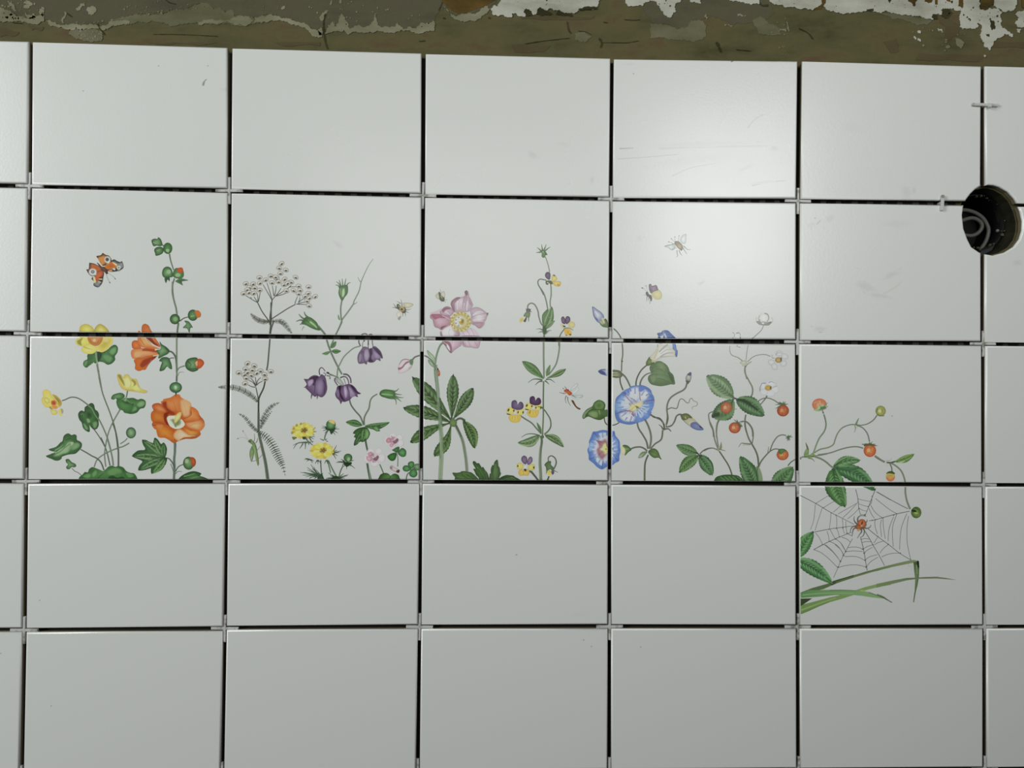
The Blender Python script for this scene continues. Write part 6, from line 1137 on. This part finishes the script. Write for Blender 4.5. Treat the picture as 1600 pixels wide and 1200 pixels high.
DK += [rough(N(s), 1.2, 2, 90+k) for k, s in enumerate(('818 20 822 14 830 18 832 24 824 27', '838 22 842 13 850 16 860 20 862 24 845 26', '868 24 872 17 880 20 892 22 895 26 880 26', '903 15 915 11 932 12 933 15 915 16 905 17', '1385 -2 1392 -4 1390 6', '1546 32 1552 33 1554 46 1549 48 1546 42', '1540 54 1546 54 1545 58 1541 57', '1470 16 1480 14 1488 20 1478 30 1470 26', '1456 23 1464 23 1464 31 1456 29', '1353 15 1364 15 1364 18 1356 18'))]
slab('paint_chip', DK, M_dark, .0011, .0001, 'dark spots where the paint has chipped')
RU2 = [rough(N(s), 1.6, 2, 110+k) for k, s in enumerate(('1416 -330 1418 3 1424 6 1428 11 1432 2 1434 -330', '1442 -330 1444 4 1450 6 1456 2 1457 -330', '1459 -330 1460 8 1464 8 1466 -330', '1495 -330 1497 6 1502 14 1504 10 1503 -330', '1530 -330 1531 14 1536 17 1542 13 1552 8 1556 -330', '1591 -330 1596 12 1602 16 1640 16 1640 -330', '1476 -330 1478 2 1484 4 1490 -330'))]
slab('bare_patch', RU2, M_rust, .0011, .0002, 'ochre patch where the paint is gone')
CRK = []
def crack(s, w):
    p = rough(N(s), .01, 0); p = catmull(p, False, 4); r = random.Random(int(p[0][0]))
    L, R = [], []
    for k in range(len(p)):
        a, b = p[max(0, k-1)], p[min(len(p)-1, k+1)]; m = math.hypot(b[0]-a[0], b[1]-a[1]); h = w/2*r.uniform(.4, 1.2); n_ = (-(b[1]-a[1])/m*h, (b[0]-a[0])/m*h)
        L.append((p[k][0]+n_[0], p[k][1]+n_[1])); R.append((p[k][0]-n_[0], p[k][1]-n_[1]))
    CRK.append(L+R[::-1])
for s, w in (('152 38 158 47 164 55', 1.6), ('509 22 506 34 506 48 508 64 512 77', 2.2), ('820 69 845 65 870 62 890 60', 1.2), ('903 49 915 50 924 55', 1.1), ('886 34 888 46 892 53', 1.8), ('940 67 960 67 980 67 998 64', 1.0), ('936 60 940 68 938 75', 2.4), ('975 31 990 32 1000 31', 1), ('1119 66 1123 74 1126 82', 4), ('1150 78 1160 79 1172 80', 1.6), ('691 4 688 12 685 17', 1.4), ('255 -4 264 4 275 7', 1.6), ('1248 45 1262 52 1270 62', 1.4), ('105 21 110 25 113 27', 2), ('655 65 664 64', 1.8), ('693 28 695 30', 3), ('764 27 765 30', 2.4), ('943 35 949 36', 2), ('240 54 270 54 300 55 340 57', .8), ('20 36 36 37', 1), ('1186 4 1190 9 1200 9', 3)): crack(s, w)
slab('crack', CRK, M_dark, .0008, .0001, 'dark crack or pit in the cement')

# ------------------------------------------------------------------ cross spacers
def spacer_bm(arm, w, t, crumb=0):
    """four-armed plastic spacer, one solid cross lying in the joint plane (X-Z), front at y = 0"""
    h = w/2; o = [(h, h), (arm, h), (arm, -h), (h, -h), (h, -arm), (-h, -arm), (-h, -h), (-arm, -h), (-arm, h), (-h, h), (-h, arm), (h, arm)]
    bm = bmesh.new(); f = bm.faces.new([bm.verts.new((x, 0, z)) for x, z in o])
    g = bmesh.ops.extrude_face_region(bm, geom=[f]); bmesh.ops.translate(bm, vec=(0, t, 0), verts=[v for v in g['geom'] if isinstance(v, bmesh.types.BMVert)])
    bmesh.ops.recalc_face_normals(bm, faces=bm.faces)
    ed = [e for e in bm.edges if all(abs(v.co.y) < 1e-6 for v in e.verts)]
    bmesh.ops.bevel(bm, geom=ed, offset=w*.16, segments=2, affect='EDGES')
    r = w*.19                                                     # moulding dimple ring at the crossing
    c = bmesh.ops.create_cone(bm, segments=12, radius1=r, radius2=r*.8, depth=.0002, cap_ends=True, matrix=Matrix.Translation((0, -.0001, 0)) @ Matrix.Rotation(math.radians(90), 4, 'X'))
    return bm
spm = bm_mesh('cross_spacer', spacer_bm(.0142, .0029, .0022), [M_spacer])
OV = ['first', 'second', 'third', 'fourth', 'fifth', 'sixth']; OH = ['', 'first', 'second', 'third', 'fourth', 'bottom']
for (i, j) in sorted(NODE):
    if j == 0 or (i, j) == (5, 1): continue
    a = NODE[i, j]; px = (a[0]+a[1]+a[2]+a[3])/4; py = (a[4]+a[5]+a[6]+a[7])/4
    p = at(px, py, .0016)
    lab = f'white cross spacer where {OV[i]} vertical joint meets {OH[j]} horizontal joint' if j < 5 else f'white spacer arm at the bottom edge in the {OV[i]} vertical joint'
    o = obj('cross_spacer', spm, None, lab, 'tile spacer', 'cross spacers in the joints', loc=(p.x, .0013+rnd.uniform(0, .0006), p.z))
    o.rotation_euler = (0, math.radians(rnd.uniform(-1.3, 1.3)+math.degrees(math.atan2((a[7]+a[6]-a[5]-a[4])/2*.0, 30))), 0)
# two spacers pushed edgewise into the joints: one arm in the gap, the cross bar over the tile faces
def edge_spacer(px, py, vertical, bar, label, rz):
    bm = bmesh.new(); w = .0030; t = .0031
    def bxx(x0, x1, y0, y1, z0, z1): bmesh.ops.create_cube(bm, size=1, matrix=Matrix.Translation(((x0+x1)/2, (y0+y1)/2, (z0+z1)/2)) @ Matrix.Diagonal((x1-x0, y1-y0, z1-z0, 1)))
    bxx(-bar/2, bar/2, -.0030, -.0002, -t/2, t/2); bxx(-w/2, w/2, -.0006, .006, -t/2, t/2); (None if vertical else bxx(.0022, .0050, -.0062, -.002, -t/2-.0022, t/2-.001))
    bmesh.ops.bevel(bm, geom=list(bm.edges), offset=.0005, segments=2, affect='EDGES')
    p = at(px, py); o = obj('cross_spacer', bm_mesh('cross_spacer', bm, [M_spacer]), None, label, 'tile spacer', 'spacers pushed edgewise into the joints', loc=(p.x, 0, p.z))
    o.rotation_euler = (0, math.radians((90 if vertical else 0)+rz), 0)
edge_spacer(1537.8, 164.8, False, .029, 'white spacer standing edgewise across the top right vertical joint', 1)
edge_spacer(1471, 317.5, True, .0172, 'white spacer standing edgewise across the horizontal joint left of the hole', 4)

# ------------------------------------------------------------------ junction box and cables in the recess
cx, cz = HC; R = .036
bm = bmesh.new(); seg = 40
prof = [(R*.90, .030), (R*.90, .0265), (R*.86, .0265), (R*.84, .030), (R*.84, .072), (0.0005, .072)]
rings = [[bm.verts.new((cx+r*math.cos(a), y, cz+r*math.sin(a))) for a in [k*2*math.pi/seg for k in range(seg)]] for r, y in prof]
for a, b_ in zip(rings, rings[1:]):
    for k in range(seg): bm.faces.new((a[k], a[(k+1) % seg], b_[(k+1) % seg], b_[k]))
bm.faces.new(rings[-1])
DB = []
r = random.Random(5)
V, Fc = [], []
for q in range(18):
    a = r.uniform(-1.9, 2.3); rr_ = R*r.uniform(.78, .93); p0 = Vector((cx+rr_*math.cos(a), r.uniform(.020, .0262), cz+rr_*1.02*math.sin(a))); s_ = r.uniform(.0004, .0014); b0 = len(V)
    for dx in (-1, 1):
        for dy in (-1, 1):
            for dz in (-1, 1): V.append(p0+Vector((dx*r.uniform(.5, 1.2), dy*r.uniform(.5, 1.2), dz*r.uniform(.5, 1.2)))*s_)
    Fc += [tuple(b0+k for k in f) for f in ((0,1,3,2), (4,6,7,5), (0,4,5,1), (2,3,7,6), (0,2,6,4), (1,5,7,3))]
obj('mortar_crumbs', mesh('mortar_crumbs', V, Fc, [M_cement]), None, 'mortar crumbs lining the mouth of the round hole', 'mortar', kind='stuff')
box = obj('junction_box', bm_mesh('junction_box', bm, [M_black]), None, 'black round junction box sunk in the hole between the right-hand tiles', 'junction box')
bm = bmesh.new(); bmesh.ops.create_uvsphere(bm, u_segments=12, v_segments=8, radius=.0019, matrix=Matrix.Translation(at(1558.7, 360.5, .030)))
obj('box_screw', bm_mesh('box_screw', bm, [M_cable]), box, 'pale screw head')
def tube(name, pts, r, m, label, cat):
    P3 = []
    for k in range(len(pts)-1):
        a, b_, c, d = pts[max(0, k-1)], pts[k], pts[k+1], pts[min(len(pts)-1, k+2)]
        for q in range(5):
            t = q/5; P3.append(.5*(2*b_+(c-a)*t+(2*a-5*b_+4*c-d)*t*t+(3*b_-a-3*c+d)*t**3))
    P3.append(pts[-1]); V, Fc, sg = [], [], 10
    for k, p in enumerate(P3):
        t = (P3[min(k+1, len(P3)-1)]-P3[max(k-1, 0)]).normalized(); u = t.cross(Vector((0, 1, 0))).normalized(); v = u.cross(t)
        V += [p+u*r*math.cos(a)+v*r*math.sin(a) for a in [q*2*math.pi/sg for q in range(sg)]]
    for k in range(len(P3)-1):
        for q in range(sg): Fc.append((k*sg+q, k*sg+(q+1) % sg, (k+1)*sg+(q+1) % sg, (k+1)*sg+q))
    Fc += [tuple(range(sg))[::-1], tuple(range(len(V)-sg, len(V)))]
    return obj(name, mesh(name, V, Fc, [m], smooth=True), None, label, cat, 'cable loops in the box')
def zp(s, y): return [at(1400+x/6.667, 240+z/6.667, y+k*.0006) for k, (x, z) in enumerate(N(s))]
tube('electrical_cable', zp('640 600 700 588 760 595 840 625 910 680 955 760 962 820 940 900 900 970 850 1030', .034), .0022, M_cable, 'larger grey cable loop in the round hole', 'cable')
tube('electrical_cable', zp('640 720 710 690 790 672 850 690 890 730 890 780 850 830 790 855 720 850 650 830', .030), .0022, M_cable, 'smaller inner grey cable loop in the round hole', 'cable')

# ------------------------------------------------------------------ light of the room
def area(name, loc, target, size, sy, power, col):
    l = bpy.data.lights.new(name, 'AREA'); l.shape = 'RECTANGLE'; l.size = size; l.size_y = sy; l.energy = power; l.color = col
    o = bpy.data.objects.new(name, l); C.objects.link(o); o.location = loc
    o.rotation_euler = (Vector(target)-Vector(loc)).to_track_quat('-Z', 'Y').to_euler(); return o
area('window_light', (-2.3, -1.55, .65), (-.2, 0, .0),   .8, 1.2, 54, (.965, 1, .985))
area('ceiling_lamp', (.52, -.95, .43), (.25, 0, .18), .36, .44, 3.7, (.985, 1, .985))
area('middle_fill', (-.12, -.95, .36), (0, 0, .2), .6, .4, 1.5, (.985, 1, .975))  # unseen fill added to brighten the middle of the tiling
w = bpy.data.worlds.new('room'); bpy.context.scene.world = w; w.use_nodes = True
w.node_tree.nodes['Background'].inputs[0].default_value = (.82, .86, .84, 1); w.node_tree.nodes['Background'].inputs[1].default_value = .03
sc = bpy.context.scene
sc.view_settings.view_transform = 'Standard'; sc.view_settings.look = 'None'; sc.view_settings.gamma = 1; sc.view_settings.use_curve_mapping = False
sc.view_settings.exposure = 0
